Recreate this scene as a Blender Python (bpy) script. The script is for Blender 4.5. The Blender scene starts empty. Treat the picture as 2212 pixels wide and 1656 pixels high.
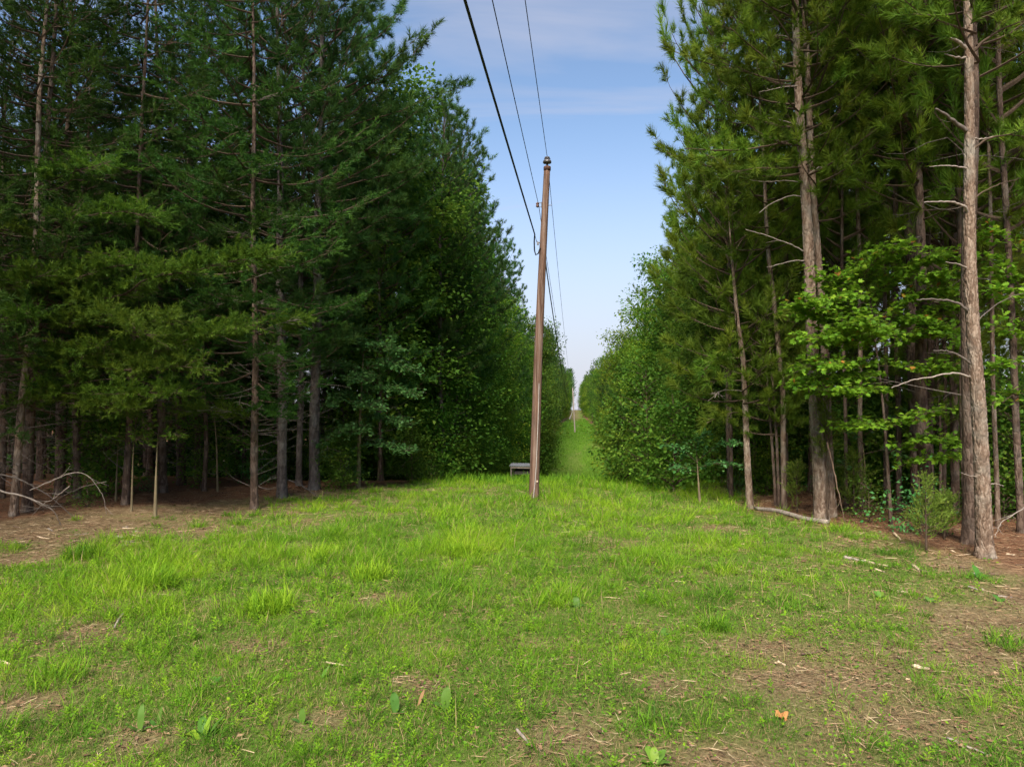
import bpy, math
import numpy as np
from mathutils import Vector, Matrix, Euler

rng = np.random.default_rng(11)
sc = bpy.context.scene
C = sc.collection
R = math.radians

# ------------------------------------------------------------------ camera
CAM_H, FPX, CX, CY = 2.7, 1534.0, 1106.0, 828.0
YAW, PITCH = math.atan(139 / 1534), math.atan(52 / 1534)
cam_d = bpy.data.cameras.new('camera'); cam = bpy.data.objects.new('camera', cam_d); C.objects.link(cam)
cam_d.sensor_width = 36; cam_d.lens = FPX / 2212 * 36; cam_d.clip_start = 0.05; cam_d.clip_end = 6000
cam.location = (0, 0, CAM_H); cam.rotation_euler = (math.pi / 2 + PITCH, 0, YAW)
sc.camera = cam

# ------------------------------------------------------------------ sky, sun, exposure
SUN_TO = Vector((-0.10, -0.70, 0.70)).normalized()
w = bpy.data.worlds.new('World'); sc.world = w; w.use_nodes = True
nt = w.node_tree; nt.nodes.clear(); N = nt.nodes.new; L = nt.links.new
out = N('ShaderNodeOutputWorld'); bg = N('ShaderNodeBackground'); bg.inputs[1].default_value = 0.078
sky = N('ShaderNodeTexSky'); sky.sky_type = 'NISHITA'; sky.sun_disc = False
sky.sun_elevation = math.asin(SUN_TO.z); sky.sun_rotation = math.atan2(SUN_TO.x, SUN_TO.y)
sky.air_density = 1.0; sky.dust_density = 0.2; sky.ozone_density = 1.2; sky.altitude = 200
tc = N('ShaderNodeTexCoord'); sep = N('ShaderNodeSeparateXYZ'); L(tc.outputs['Generated'], sep.inputs[0])
zadd = N('ShaderNodeMath'); zadd.operation = 'MAXIMUM'; zadd.inputs[1].default_value = 0.02; L(sep.outputs[2], zadd.inputs[0])
zb_ = N('ShaderNodeMath'); zb_.operation = 'ADD'; zb_.inputs[1].default_value = 0.12; L(zadd.outputs[0], zb_.inputs[0])
div = []
for k in (0, 1):
    d = N('ShaderNodeMath'); d.operation = 'DIVIDE'; L(sep.outputs[k], d.inputs[0]); L(zb_.outputs[0], d.inputs[1]); div.append(d)
cmb = N('ShaderNodeCombineXYZ'); L(div[0].outputs[0], cmb.inputs[0]); L(div[1].outputs[0], cmb.inputs[1])
mp = N('ShaderNodeMapping'); mp.inputs['Scale'].default_value = (0.9, 2.6, 1.0); mp.inputs['Rotation'].default_value = (0, 0, 0.25); mp.inputs['Location'].default_value = (3.1, 1.7, 0)
L(cmb.outputs[0], mp.inputs[0])
nz = N('ShaderNodeTexNoise'); nz.inputs['Scale'].default_value = 0.9; nz.inputs['Detail'].default_value = 6; nz.inputs['Roughness'].default_value = 0.55
nz.inputs['Distortion'].default_value = 0.6; L(mp.outputs[0], nz.inputs['Vector'])
rp = N('ShaderNodeValToRGB'); rp.color_ramp.elements[0].position = 0.47; rp.color_ramp.elements[0].color = (0.0, 0.0, 0.0, 1)
rp.color_ramp.elements[1].position = 0.68; rp.color_ramp.elements[1].color = (0.6, 0.6, 0.6, 1); L(nz.outputs[0], rp.inputs[0])
mix = N('ShaderNodeMix'); mix.data_type = 'RGBA'; mix.inputs[7].default_value = (3.2, 3.25, 3.85, 1)
hzr = N('ShaderNodeMapRange'); hzr.interpolation_type = 'SMOOTHSTEP'; hzr.inputs[1].default_value = 0.0; hzr.inputs[2].default_value = 0.40; hzr.inputs[3].default_value = 0.95; hzr.inputs[4].default_value = 0.0
L(sep.outputs[2], hzr.inputs[0]); mxf = N('ShaderNodeMath'); mxf.operation = 'MAXIMUM'; L(hzr.outputs[0], mxf.inputs[0]); L(rp.outputs[0], mxf.inputs[1])
L(mxf.outputs[0], mix.inputs[0]); L(sky.outputs[0], mix.inputs[6]); L(mix.outputs[2], bg.inputs[0]); L(bg.outputs[0], out.inputs[0])

sun_d = bpy.data.lights.new('sun', 'SUN'); sun_d.energy = 3.6; sun_d.angle = R(30); sun_d.color = (1.0, 0.93, 0.80)
sun = bpy.data.objects.new('sun', sun_d); C.objects.link(sun)
sun.rotation_euler = SUN_TO.to_track_quat('Z', 'Y').to_euler()
sc.view_settings.view_transform = 'Standard'; sc.view_settings.look = 'None'; sc.view_settings.gamma = 1
sc.view_settings.exposure = 1.38
sc.cycles.max_bounces = 4; sc.cycles.diffuse_bounces = 2; sc.cycles.transmission_bounces = 2; sc.cycles.glossy_bounces = 1; sc.cycles.use_adaptive_sampling = True; sc.cycles.adaptive_threshold = .1
sc.cycles.sample_clamp_indirect = 4

# ------------------------------------------------------------------ placing helpers (survey of the place)
RC = np.array(Euler((math.pi / 2 + PITCH, 0, YAW)).to_matrix())
CAM = np.array((0, 0, CAM_H))
def ray(px, py): return RC @ np.array(((px - CX) / FPX, -(py - CY) / FPX, -1.0))
def at(px, py, d): return CAM + ray(px, py) * d
def proj(P):
    q = (np.asarray(P) - CAM) @ RC
    dz = np.maximum(-q[..., 2], 1e-3)
    return CX + FPX * q[..., 0] / dz, CY - FPX * q[..., 1] / dz, -q[..., 2]

def hsh(ix, iy, s):
    h = (ix.astype(np.int64) * 374761393 + iy.astype(np.int64) * 668265263 + s * 974634777) & 0xFFFFFFFF
    h = ((h ^ (h >> 13)) * 1274126177) & 0xFFFFFFFF
    return ((h ^ (h >> 16)) & 0xFFFFFF) / float(0xFFFFFF)
def vnoise(x, y, s=0):
    x = np.asarray(x, float); y = np.asarray(y, float)
    ix = np.floor(x); iy = np.floor(y); fx = x - ix; fy = y - iy
    fx = fx * fx * (3 - 2 * fx); fy = fy * fy * (3 - 2 * fy)
    a = hsh(ix, iy, s); b = hsh(ix + 1, iy, s); c = hsh(ix, iy + 1, s); d = hsh(ix + 1, iy + 1, s)
    return (a * (1 - fx) + b * fx) * (1 - fy) + (c * (1 - fx) + d * fx) * fy
def fnoise(x, y, s=0): return 0.55 * vnoise(x, y, s) + 0.3 * vnoise(2.1 * x, 2.1 * y, s + 1) + 0.15 * vnoise(4.3 * x, 4.3 * y, s + 2)

_py = np.array([-900, 0, 22, 26, 30, 35, 45, 60, 75, 86, 95, 106, 119, 140, 163, 200, 240, 290, 325, 365, 400, 460, 700, 3000], float)
_pz = np.array([0, 0, 0, -.06, -.45, -1.1, -2.35, -4.3, -6.3, -7.6, -8.0, -7.1, -5.4, -4.0, -3.0, -2.2, -1.7, -1.2, .3, 1.5, 1.4, -4, -9, -9], float)
_yy = np.linspace(-60, 800, 1721); _zz = np.interp(_yy, _py, _pz)
_ker = np.hanning(11); _ker /= _ker.sum(); _zz = np.convolve(np.pad(_zz, 5, mode='edge'), _ker, 'valid')
def zg(x, y):
    x = np.asarray(x, float); y = np.asarray(y, float)
    z = np.interp(y, _yy, _zz, left=0.0, right=-9.0)
    far = np.clip((60 - np.abs(y)) / 30, 0, 1)
    z = z + (fnoise(x * .45, y * .45, 3) - .5) * .16 * (.35 + .65 * far) + (vnoise(x * 2.3, y * 2.3, 9) - .5) * .05 * far
    z = z + np.clip((np.abs(x) - 9) / 30, 0, 1) * (vnoise(x * .06, y * .06, 21) - .4) * .7
    return z
_ts = np.concatenate([np.arange(2, 60, .02), np.arange(60, 420, .2)])
def gp(px, py):
    r = ray(px, py); P = CAM + r * _ts[:, None]; k = np.argmax(P[:, 2] <= zg(P[:, 0], P[:, 1]))
    return P[k], _ts[k]
def on(x, y, dz=0.0): return (float(x), float(y), float(zg(x, y)) + dz)

# ------------------------------------------------------------------ mesh helpers
class MB:
    def __init__(s): s.V = []; s.F = []; s.A = []; s.n = 0
    def add(s, V, F, var=0.5):
        V = np.asarray(V, float); F = np.asarray(F, np.int64)
        if len(V) == 0: return s
        s.V.append(V); s.F.append(F + s.n); s.n += len(V)
        s.A.append(np.full(len(V), var, float) if np.isscalar(var) else np.asarray(var, float))
        return s
    def mesh(s, name, mat, smooth=False, origin=None):
        V = np.concatenate(s.V); F = np.concatenate(s.F); A = np.concatenate(s.A)
        if origin is not None: V = V - np.asarray(origin)
        return np_mesh(name, V, F, A, mat, smooth)
def np_mesh(name, V, F, A, mat, smooth=False, extra=None):
    me = bpy.data.meshes.new(name)
    me.vertices.add(len(V)); me.vertices.foreach_set('co', np.ascontiguousarray(V, np.float32).ravel())
    m, k = F.shape
    me.loops.add(m * k); me.loops.foreach_set('vertex_index', np.ascontiguousarray(F, np.int32).ravel())
    me.polygons.add(m); me.polygons.foreach_set('loop_start', np.arange(0, m * k, k, dtype=np.int32))
    if A is not None:
        a = me.attributes.new('var', 'FLOAT', 'POINT'); a.data.foreach_set('value', np.ascontiguousarray(A, np.float32))
    for nm, arr in (extra or {}).items():
        a = me.attributes.new(nm, 'FLOAT', 'POINT'); a.data.foreach_set('value', np.ascontiguousarray(arr, np.float32))
    me.update(calc_edges=True)
    me.polygons.foreach_set('use_smooth', np.full(m, smooth))
    me.materials.append(mat); me.validate(clean_customdata=False)
    return me
def ob(name, me, parent=None, loc=(0, 0, 0), rot=(0, 0, 0)):
    o = bpy.data.objects.new(name, me); C.objects.link(o); o.parent = parent
    o.location = [float(v) for v in loc]; o.rotation_euler = rot
    return o
def tag(o, label, cat, group=None, kind=None):
    if label: o['label'] = label
    if cat: o['category'] = cat
    if group: o['group'] = group
    if kind: o['kind'] = kind
    return o
def thing(name, loc, label, cat, group=None, rz=0):
    return tag(ob(name, None, None, loc, (0, 0, rz)), label, cat, group)

def nrm(v): return v / np.maximum(np.linalg.norm(v, axis=-1, keepdims=True), 1e-9)
def tube(P, r, sides=6, cap=True):
    P = np.asarray(P, float); n = len(P); r = np.broadcast_to(np.asarray(r, float), (n,))
    T = np.gradient(P, axis=0); T = nrm(T)
    ref = np.array((1.0, 0.02, 0.03)) if abs(T[0][2]) > .8 else np.array((0.02, 0.03, 1.0))
    X = nrm(np.cross(ref, T)); Y = np.cross(T, X)
    a = np.arange(sides) / sides * 2 * math.pi
    V = P[:, None, :] + r[:, None, None] * (np.cos(a)[None, :, None] * X[:, None, :] + np.sin(a)[None, :, None] * Y[:, None, :])
    i = np.arange(n - 1)[:, None] * sides; j = np.arange(sides)[None, :]; k = (j + 1) % sides
    A_, B_, D_, E_ = i + j, i + k, i + sides + k, i + sides + j
    F = np.concatenate([np.stack([A_, B_, D_], -1).reshape(-1, 3), np.stack([A_, D_, E_], -1).reshape(-1, 3)])
    V = V.reshape(-1, 3)
    if cap:
        b = len(V); V = np.vstack([V, P[0], P[-1]]); jj = np.arange(sides); kk = (jj + 1) % sides
        F = np.vstack([F, np.stack([kk, jj, np.full(sides, b)], -1), np.stack([(n - 1) * sides + jj, (n - 1) * sides + kk, np.full(sides, b + 1)], -1)])
    return V, F
def smooth_path(P, n):
    P = np.asarray(P, float)
    s = np.concatenate([[0], np.cumsum(np.linalg.norm(np.diff(P, axis=0), axis=1))]); t = np.linspace(0, s[-1], n)
    Q = np.stack([np.interp(t, s, P[:, k]) for k in range(3)], -1)
    if n > 6:
        m = max(3, (n // (2 * len(P))) | 1); k_ = np.hanning(m + 2); k_ /= k_.sum(); h = len(k_) // 2
        q = np.vstack([2 * Q[0] - Q[h:0:-1], Q, 2 * Q[-1] - Q[-2:-h - 2:-1]])
        Q = np.stack([np.convolve(q[:, c], k_, 'valid') for c in range(3)], -1)
    return Q
def box(cx, cy, cz, sx, sy, sz):
    V = np.array([(x, y, z) for x in (-1, 1) for y in (-1, 1) for z in (-1, 1)], float) * (sx / 2, sy / 2, sz / 2) + (cx, cy, cz)
    Q = [(0, 1, 3, 2), (4, 6, 7, 5), (0, 4, 5, 1), (2, 3, 7, 6), (0, 2, 6, 4), (1, 5, 7, 3)]
    return V, np.array([t for q in Q for t in ((q[0], q[1], q[2]), (q[0], q[2], q[3]))])
def lathe(prof, n=16, c=(0, 0, 0)):
    return tube_prof(np.array([(c[0], c[1], c[2] + z) for r_, z in prof]), [p[0] for p in prof], n)
def tube_prof(P, r, n):
    P = np.asarray(P, float); a = np.arange(n) / n * 2 * math.pi
    V = np.concatenate([np.stack([P[i, 0] + r[i] * np.cos(a), P[i, 1] + r[i] * np.sin(a), np.full(n, P[i, 2])], -1) for i in range(len(P))])
    F = []
    for i in range(len(P) - 1):
        for j in range(n):
            k = (j + 1) % n; F += [(i * n + j, i * n + k, i * n + n + k), (i * n + j, i * n + n + k, i * n + n + j)]
    b = len(V); V = np.vstack([V, P[0], P[-1]])
    for j in range(n): F += [((j + 1) % n, j, b), ((len(P) - 1) * n + j, (len(P) - 1) * n + (j + 1) % n, b + 1)]
    return V, np.array(F)

# bake copies of a small leaf or needle template into one crown
def frames(D, up=None, g=rng):
    D = nrm(np.asarray(D, float))
    ref = g.normal(size=D.shape) if up is None else np.asarray(up, float) + np.zeros_like(D)
    X = nrm(np.cross(D, ref)); Y = np.cross(X, D)
    return X, D, Y          # x across, y along, z normal
def bake(mb, tpl, P, D, S, var, up=None, g=rng):
    tV, tF = tpl; P = np.asarray(P, float)
    if len(P) == 0: return
    X, Y, Z = frames(D, up, g); S = np.broadcast_to(np.asarray(S, float), (len(P),))
    V = P[:, None, :] + S[:, None, None] * (tV[None, :, 0:1] * X[:, None, :] + tV[None, :, 1:2] * Y[:, None, :] + tV[None, :, 2:3] * Z[:, None, :])
    F = tF[None] + (np.arange(len(P)) * len(tV))[:, None, None]
    mb.add(V.reshape(-1, 3), F.reshape(-1, 3), np.repeat(np.broadcast_to(var, (len(P),)), len(tV)))
def tuft(n, ln, wd, shoot, a0, a1, seed):
    g = np.random.default_rng(seed); V = []; F = []
    for i in range(n):
        t = g.random() ** .8; z = shoot * t; ph = g.random() * 6.283; al = R(g.uniform(a0, a1)) * (1 - .45 * t)
        d = np.array((math.sin(al) * math.cos(ph), math.cos(al), math.sin(al) * math.sin(ph)))
        s = nrm(np.cross(d, g.normal(size=3))) * wd * .5; b = np.array((0, z, 0)); l = ln * g.uniform(.7, 1.1)
        V += [b - s, b + s, b + d * l + np.array((0, 0, -.1 * l))]; k = 3 * i; F += [(k, k + 1, k + 2)]
    return np.array(V), np.array(F)
LONG = [tuft(36, .22, .0155, .18, 20, 85, 40 + i) for i in range(5)]
SHORT = [tuft(30, .105, .015, .23, 35, 75, 60 + i) for i in range(5)]
CEDAR = [tuft(12, .05, .016, .16, 15, 45, 80 + i) for i in range(4)]
def poly_leaf(out, fold=.12):
    o = np.array(out, float); V = np.vstack([[(0, .45, -.02)], np.column_stack([o[:, 0], o[:, 1], np.abs(o[:, 0]) * fold * 1.6 - .02])])
    n = len(o); return V, np.array([(0, 1 + i, 1 + (i + 1) % n) for i in range(n)])
LEAF = (np.array([(0, 0, 0), (.34, .45, .09), (0, 1, -.06), (-.34, .45, .09)]), np.array([(0, 1, 2), (0, 2, 3)]))
_h = [(0.03, 0), (.46, .14), (.32, .36), (.52, .62), (.2, .6)]
MAPLE = poly_leaf(_h + [(0, 1)] + [(-x, y) for x, y in _h[::-1]])
_h = [(0.02, 0), (.1, .2), (.3, .28), (.16, .4), (.38, .56), (.2, .64), (.3, .84), (.1, .88)]
OAK = poly_leaf(_h + [(0, 1)] + [(-x, y) for x, y in _h[::-1]])

# ------------------------------------------------------------------ materials
def new_mat(name):
    m = bpy.data.materials.new(name); m.use_nodes = True; t = m.node_tree; t.nodes.clear()
    o = t.nodes.new('ShaderNodeOutputMaterial'); p = t.nodes.new('ShaderNodeBsdfPrincipled'); t.links.new(p.outputs[0], o.inputs[0])
    return m, t, p, o
def ramp(t, src, stops):
    r = t.nodes.new('ShaderNodeValToRGB'); e = r.color_ramp.elements
    while len(e) < len(stops): e.new(.5)
    for i, (p, c) in enumerate(stops): e[i].position = p; e[i].color = (*c, 1)
    if src is not None: t.links.new(src, r.inputs[0])
    return r.outputs[0]
def leaf_mat(name, stops, transl=.32, rough=.62, tint=.25, spec=.14):
    m, t, p, o = new_mat(name); n = t.nodes.new; l = t.links.new
    a = n('ShaderNodeAttribute'); a.attribute_name = 'var'; col = ramp(t, a.outputs['Fac'], stops)
    oi = n('ShaderNodeObjectInfo'); hv = n('ShaderNodeHueSaturation'); mr = n('ShaderNodeMapRange')
    mr.inputs[3].default_value = 1 - tint; mr.inputs[4].default_value = 1 + tint; l(oi.outputs['Random'], mr.inputs[0]); l(mr.outputs[0], hv.inputs['Value'])
    mh = n('ShaderNodeMapRange'); mh.inputs[3].default_value = .488; mh.inputs[4].default_value = .515; l(oi.outputs['Random'], mh.inputs[0]); l(mh.outputs[0], hv.inputs['Hue'])
    l(col, hv.inputs['Color']); l(hv.outputs[0], p.inputs['Base Color'])
    p.inputs['Roughness'].default_value = rough; p.inputs['Specular IOR Level'].default_value = spec
    tr = n('ShaderNodeBsdfTranslucent'); mx = n('ShaderNodeMixShader'); mx.inputs[0].default_value = transl
    hs = n('ShaderNodeHueSaturation'); hs.inputs['Hue'].default_value = .485; hs.inputs['Value'].default_value = 1.5; l(hv.outputs[0], hs.inputs['Color']); l(hs.outputs[0], tr.inputs[0])
    l(p.outputs[0], mx.inputs[1]); l(tr.outputs[0], mx.inputs[2]); l(mx.outputs[0], o.inputs[0])
    return m
def bark_mat(name, cols, sc_=(16, 16, 5), bump=.6, lichen=.25, usevar=False):
    m, t, p, o = new_mat(name); n = t.nodes.new; l = t.links.new
    tc = n('ShaderNodeTexCoord'); mp = n('ShaderNodeMapping'); mp.inputs['Scale'].default_value = sc_; l(tc.outputs['Object'], mp.inputs[0])
    v = n('ShaderNodeTexVoronoi'); v.feature = 'DISTANCE_TO_EDGE'; v.inputs['Scale'].default_value = 1; v.inputs['Randomness'].default_value = 1
    nz = n('ShaderNodeTexNoise'); nz.inputs['Scale'].default_value = 9; nz.inputs['Detail'].default_value = 6; l(tc.outputs['Object'], nz.inputs[0])
    wp = n('ShaderNodeVectorMath'); wp.operation = 'ADD'; l(mp.outputs[0], wp.inputs[0]); l(nz.outputs['Color'], wp.inputs[1]); l(wp.outputs[0], v.inputs['Vector'])
    vc = n('ShaderNodeTexVoronoi'); vc.inputs['Scale'].default_value = 1; l(wp.outputs[0], vc.inputs['Vector'])
    sp = n('ShaderNodeSeparateColor'); l(vc.outputs['Color'], sp.inputs[0])
    ad = n('ShaderNodeMath'); ad.operation = 'MULTIPLY_ADD'; ad.inputs[1].default_value = .5; l(sp.outputs[0], ad.inputs[0])
    nh = n('ShaderNodeMath'); nh.operation = 'MULTIPLY'; nh.inputs[1].default_value = .6; l(nz.outputs[0], nh.inputs[0]); l(nh.outputs[0], ad.inputs[2])
    src = ad.outputs[0]
    if usevar:
        a = n('ShaderNodeAttribute'); a.attribute_name = 'var'; mm = n('ShaderNodeMath'); mm.operation = 'MULTIPLY_ADD'; mm.inputs[1].default_value = .45
        nn = n('ShaderNodeMath'); nn.operation = 'MULTIPLY'; nn.inputs[1].default_value = .55; l(src, nn.inputs[0]); l(a.outputs['Fac'], mm.inputs[0]); l(nn.outputs[0], mm.inputs[2]); src = mm.outputs[0]
    col = ramp(t, src, [(.15, cols[0]), (.45, cols[1]), (.8, cols[2])])
    n2 = n('ShaderNodeTexNoise'); n2.inputs['Scale'].default_value = 2.2; n2.inputs['Detail'].default_value = 5; l(tc.outputs['Object'], n2.inputs[0])
    lr = ramp(t, n2.outputs[0], [(.5, (0, 0, 0)), (.72, (lichen, lichen, lichen))])
    mx = n('ShaderNodeMix'); mx.data_type = 'RGBA'; mx.inputs[7].default_value = (.30, .31, .27, 1); l(lr, mx.inputs[0]); l(col, mx.inputs[6]); l(mx.outputs[2], p.inputs['Base Color'])
    p.inputs['Roughness'].default_value = .92; p.inputs['Specular IOR Level'].default_value = .15
    mn = n('ShaderNodeMath'); mn.operation = 'MINIMUM'; mn.inputs[1].default_value = .22; l(v.outputs[0], mn.inputs[0])
    m2 = n('ShaderNodeMath'); m2.operation = 'MULTIPLY_ADD'; m2.inputs[1].default_value = .12; l(nz.outputs[0], m2.inputs[0]); l(mn.outputs[0], m2.inputs[2])
    b = n('ShaderNodeBump'); b.inputs['Strength'].default_value = bump; b.inputs['Distance'].default_value = .09; l(m2.outputs[0], b.inputs['Height']); l(b.outputs[0], p.inputs['Normal'])
    return m
def plain_mat(name, c1, c2, scale=8, rough=.85, stretch=(1, 1, 1), bump=.3, spec=.2, metallic=0):
    m, t, p, o = new_mat(name); n = t.nodes.new; l = t.links.new
    tc = n('ShaderNodeTexCoord'); mp = n('ShaderNodeMapping'); mp.inputs['Scale'].default_value = stretch; l(tc.outputs['Object'], mp.inputs[0])
    nz = n('ShaderNodeTexNoise'); nz.inputs['Scale'].default_value = scale; nz.inputs['Detail'].default_value = 7; nz.inputs['Roughness'].default_value = .65; l(mp.outputs[0], nz.inputs[0])
    l(ramp(t, nz.outputs[0], [(.32, c1), (.68, c2)]), p.inputs['Base Color']); p.inputs['Roughness'].default_value = rough
    p.inputs['Specular IOR Level'].default_value = spec; p.inputs['Metallic'].default_value = metallic
    if bump:
        b = n('ShaderNodeBump'); b.inputs['Strength'].default_value = bump; b.inputs['Distance'].default_value = .02; l(nz.outputs[0], b.inputs['Height']); l(b.outputs[0], p.inputs['Normal'])
    return m

M = {}
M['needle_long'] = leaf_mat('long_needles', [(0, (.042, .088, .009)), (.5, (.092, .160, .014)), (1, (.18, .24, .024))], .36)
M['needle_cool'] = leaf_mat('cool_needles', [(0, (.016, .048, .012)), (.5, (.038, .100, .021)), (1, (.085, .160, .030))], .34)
M['needle_short'] = leaf_mat('short_needles', [(0, (.011, .034, .005)), (.5, (.025, .066, .009)), (1, (.060, .120, .015))], .30)  # dark species tone, lowered further so the left wood reads as shaded
M['needle_lit'] = leaf_mat('lit_needles', [(0, (.030, .075, .008)), (.5, (.060, .120, .011)), (1, (.115, .185, .018))], .34, tint=.15)  # lighter copy of the short needles, paints the front boughs as lit
M['leaf_yellow'] = leaf_mat('warm_leaves', [(0, (.048, .115, .008)), (.6, (.120, .215, .015)), (1, (.28, .32, .028))], .42)
M['leaf_green'] = leaf_mat('green_leaves', [(0, (.032, .088, .010)), (.6, (.078, .168, .017)), (1, (.16, .245, .028))], .40)
M['leaf_maple'] = leaf_mat('maple_leaves', [(0, (.055, .140, .010)), (.6, (.135, .265, .018)), (.96, (.26, .40, .032)), (1, (.35, .16, .03))], .42, tint=.1)
M['leaf_oak'] = leaf_mat('oak_leaves', [(0, (.034, .115, .030)), (.6, (.070, .185, .048)), (1, (.14, .27, .075))], .30, tint=.1, rough=.42)
M['cedar'] = leaf_mat('cedar_sprays', [(0, (.075, .125, .016)), (.6, (.14, .20, .026)), (1, (.22, .26, .045))], .25, tint=.12)
M['bark_lit'] = bark_mat('lit_pine_bark_plates', [(.066, .042, .029), (.148, .098, .069), (.29, .22, .168)], usevar=True, lichen=.35)  # lit tone of the pine bark, brightness put into the colour
M['bark'] = bark_mat('pine_bark_shaded', [(.034, .023, .018), (.080, .052, .038), (.145, .100, .076)], lichen=.2)  # same pine bark darkened in colour for trunks in shade
M['bark_grey'] = bark_mat('grey_bark', [(.038, .030, .028), (.085, .068, .062), (.15, .125, .112)], usevar=True, lichen=.3)  # grey bark, dimmed in colour to deepen shade in the left wood
M['bark_smooth'] = plain_mat('sapling_bark', (.10, .075, .045), (.23, .185, .105), 14, stretch=(1, 1, .25))
M['twig'] = plain_mat('living_twigs', (.045, .030, .020), (.10, .068, .046), 20)
M['deadwood'] = plain_mat('weathered_deadwood', (.15, .12, .10), (.36, .30, .25), 16, stretch=(1, 1, .3))
M['darktwig'] = plain_mat('dark_dead_twigs', (.07, .055, .045), (.17, .14, .12), 18)

def _grass_mat():
    m, t, p, o = new_mat('grass_blades'); n = t.nodes.new; l = t.links.new
    a = n('ShaderNodeAttribute'); a.attribute_name = 'var'
    col = ramp(t, a.outputs['Fac'], [(0, (.36, .26, .13)), (.10, (.30, .24, .10)), (.14, (.052, .130, .014)), (.45, (.122, .270, .016)), (.75, (.235, .395, .018)), (1, (.36, .48, .035))])
    l(col, p.inputs['Base Color']); p.inputs['Roughness'].default_value = .6; p.inputs['Specular IOR Level'].default_value = .12
    tr = n('ShaderNodeBsdfTranslucent'); l(col, tr.inputs[0]); mx = n('ShaderNodeMixShader'); mx.inputs[0].default_value = .38
    l(p.outputs[0], mx.inputs[1]); l(tr.outputs[0], mx.inputs[2]); l(mx.outputs[0], o.inputs[0]); return m
M['grass'] = _grass_mat()
def _litter_mat():
    m, t, p, o = new_mat('forest_litter'); a = t.nodes.new('ShaderNodeAttribute'); a.attribute_name = 'var'
    t.links.new(ramp(t, a.outputs['Fac'], [(0, (.065, .036, .022)), (.35, (.165, .095, .052)), (.7, (.31, .20, .11)), (1, (.48, .37, .23))]), p.inputs['Base Color'])
    p.inputs['Roughness'].default_value = .85; p.inputs['Specular IOR Level'].default_value = .2; return m
M['litter'] = _litter_mat()
def _ground_mat():
    m, t, p, o = new_mat('ground_soil'); n = t.nodes.new; l = t.links.new
    tc = n('ShaderNodeTexCoord'); pos = tc.outputs['Object']
    def noise(s, d=6, r=.6):
        z = n('ShaderNodeTexNoise'); z.inputs['Scale'].default_value = s; z.inputs['Detail'].default_value = d; z.inputs['Roughness'].default_value = r; l(pos, z.inputs[0]); return z.outputs[0]
    f1, f2, f3 = noise(1.6), noise(22, 8, .7), noise(90, 6, .75)
    soil = ramp(t, f2, [(.3, (.085, .054, .030)), (.5, (.21, .145, .078)), (.72, (.40, .30, .175))])
    straw = ramp(t, f3, [(.3, (.085, .040, .024)), (.5, (.20, .095, .052)), (.72, (.34, .185, .105))])
    green = ramp(t, f2, [(.3, (.055, .105, .012)), (.55, (.095, .18, .016)), (.75, (.16, .24, .035))])
    def attr(nm):
        a = n('ShaderNodeAttribute'); a.attribute_name = nm; return a.outputs['Fac']
    def mixc(f, a, b):
        x = n('ShaderNodeMix'); x.data_type = 'RGBA'; l(f, x.inputs[0]); l(a, x.inputs[6]); l(b, x.inputs[7]); return x.outputs[2]
    c = mixc(attr('forest'), soil, straw); c = mixc(attr('cover'), c, green)
    l(c, p.inputs['Base Color']); p.inputs['Roughness'].default_value = .95; p.inputs['Specular IOR Level'].default_value = .1
    ad = n('ShaderNodeMath'); ad.operation = 'ADD'; l(f2, ad.inputs[0]); l(f3, ad.inputs[1])
    b = n('ShaderNodeBump'); b.inputs['Strength'].default_value = .7; b.inputs['Distance'].default_value = .04; l(ad.outputs[0], b.inputs['Height']); l(b.outputs[0], p.inputs['Normal'])
    return m
M['ground'] = _ground_mat()

# ------------------------------------------------------------------ ground cover survey (cover of green, of tall grass) in the clearing
_gu = np.array([0, 300, 600, 900, 1200, 1500, 1800, 2212.]); _gv = np.array([1050, 1120, 1200, 1300, 1400, 1500, 1656.])
_cov = np.array([[0, 0, .2, .6, 1, 1, .6, 0], [0, .15, .6, 1, 1.1, 1.0, .65, 0], [.25, .8, 1.05, 1.1, 1.05, 1, .8, .15], [.88, .98, 1, 1.05, 1.02, .95, .80, .38],
                 [.70, .90, 1.0, 1.02, .94, .82, .62, .52], [.70, .95, 1.0, .94, .86, .72, .58, .54], [.62, .88, .94, .86, .76, .68, .58, .55]])
_tal = np.array([[0, 0, 0, .4, .9, .9, .3, 0], [0, .1, .6, 1, .9, .6, .3, .1], [.3, .8, .9, 1, .8, .5, .3, .05], [.8, .8, .8, .7, .4, .3, .2, .15],
                 [.5, .4, .5, .35, .25, .2, .15, .2], [.3, .3, .3, .2, .2, .15, .12, .15], [.2, .3, .25, .3, .25, .2, .2, .2]])
def bil(T, u, v):
    i = np.clip(np.searchsorted(_gu, u) - 1, 0, len(_gu) - 2); j = np.clip(np.searchsorted(_gv, v) - 1, 0, len(_gv) - 2)
    a = np.clip((u - _gu[i]) / (_gu[i + 1] - _gu[i]), 0, 1); b = np.clip((v - _gv[j]) / (_gv[j + 1] - _gv[j]), 0, 1)
    return (T[j, i] * (1 - a) + T[j, i + 1] * a) * (1 - b) + (T[j + 1, i] * (1 - a) + T[j + 1, i + 1] * a) * b
_fe_l = (np.array([-50, 10, 15, 18, 22, 26, 30, 190, 300, 400]), np.array([-17., -17, -14.3, -12.0, -8.6, -5.2, -4.6, -4.4, -2.2, -1.6]))
_fe_r = (np.array([-50, 9, 12, 16, 19, 22, 30, 180, 300, 400]), np.array([9., 8.2, 7.0, 5.6, 4.6, 4.4, 4.7, 4.5, 2.4, 1.8]))
def edge_l(y): return np.interp(y, *_fe_l)
def edge_r(y): return np.interp(y, *_fe_r)
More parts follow.
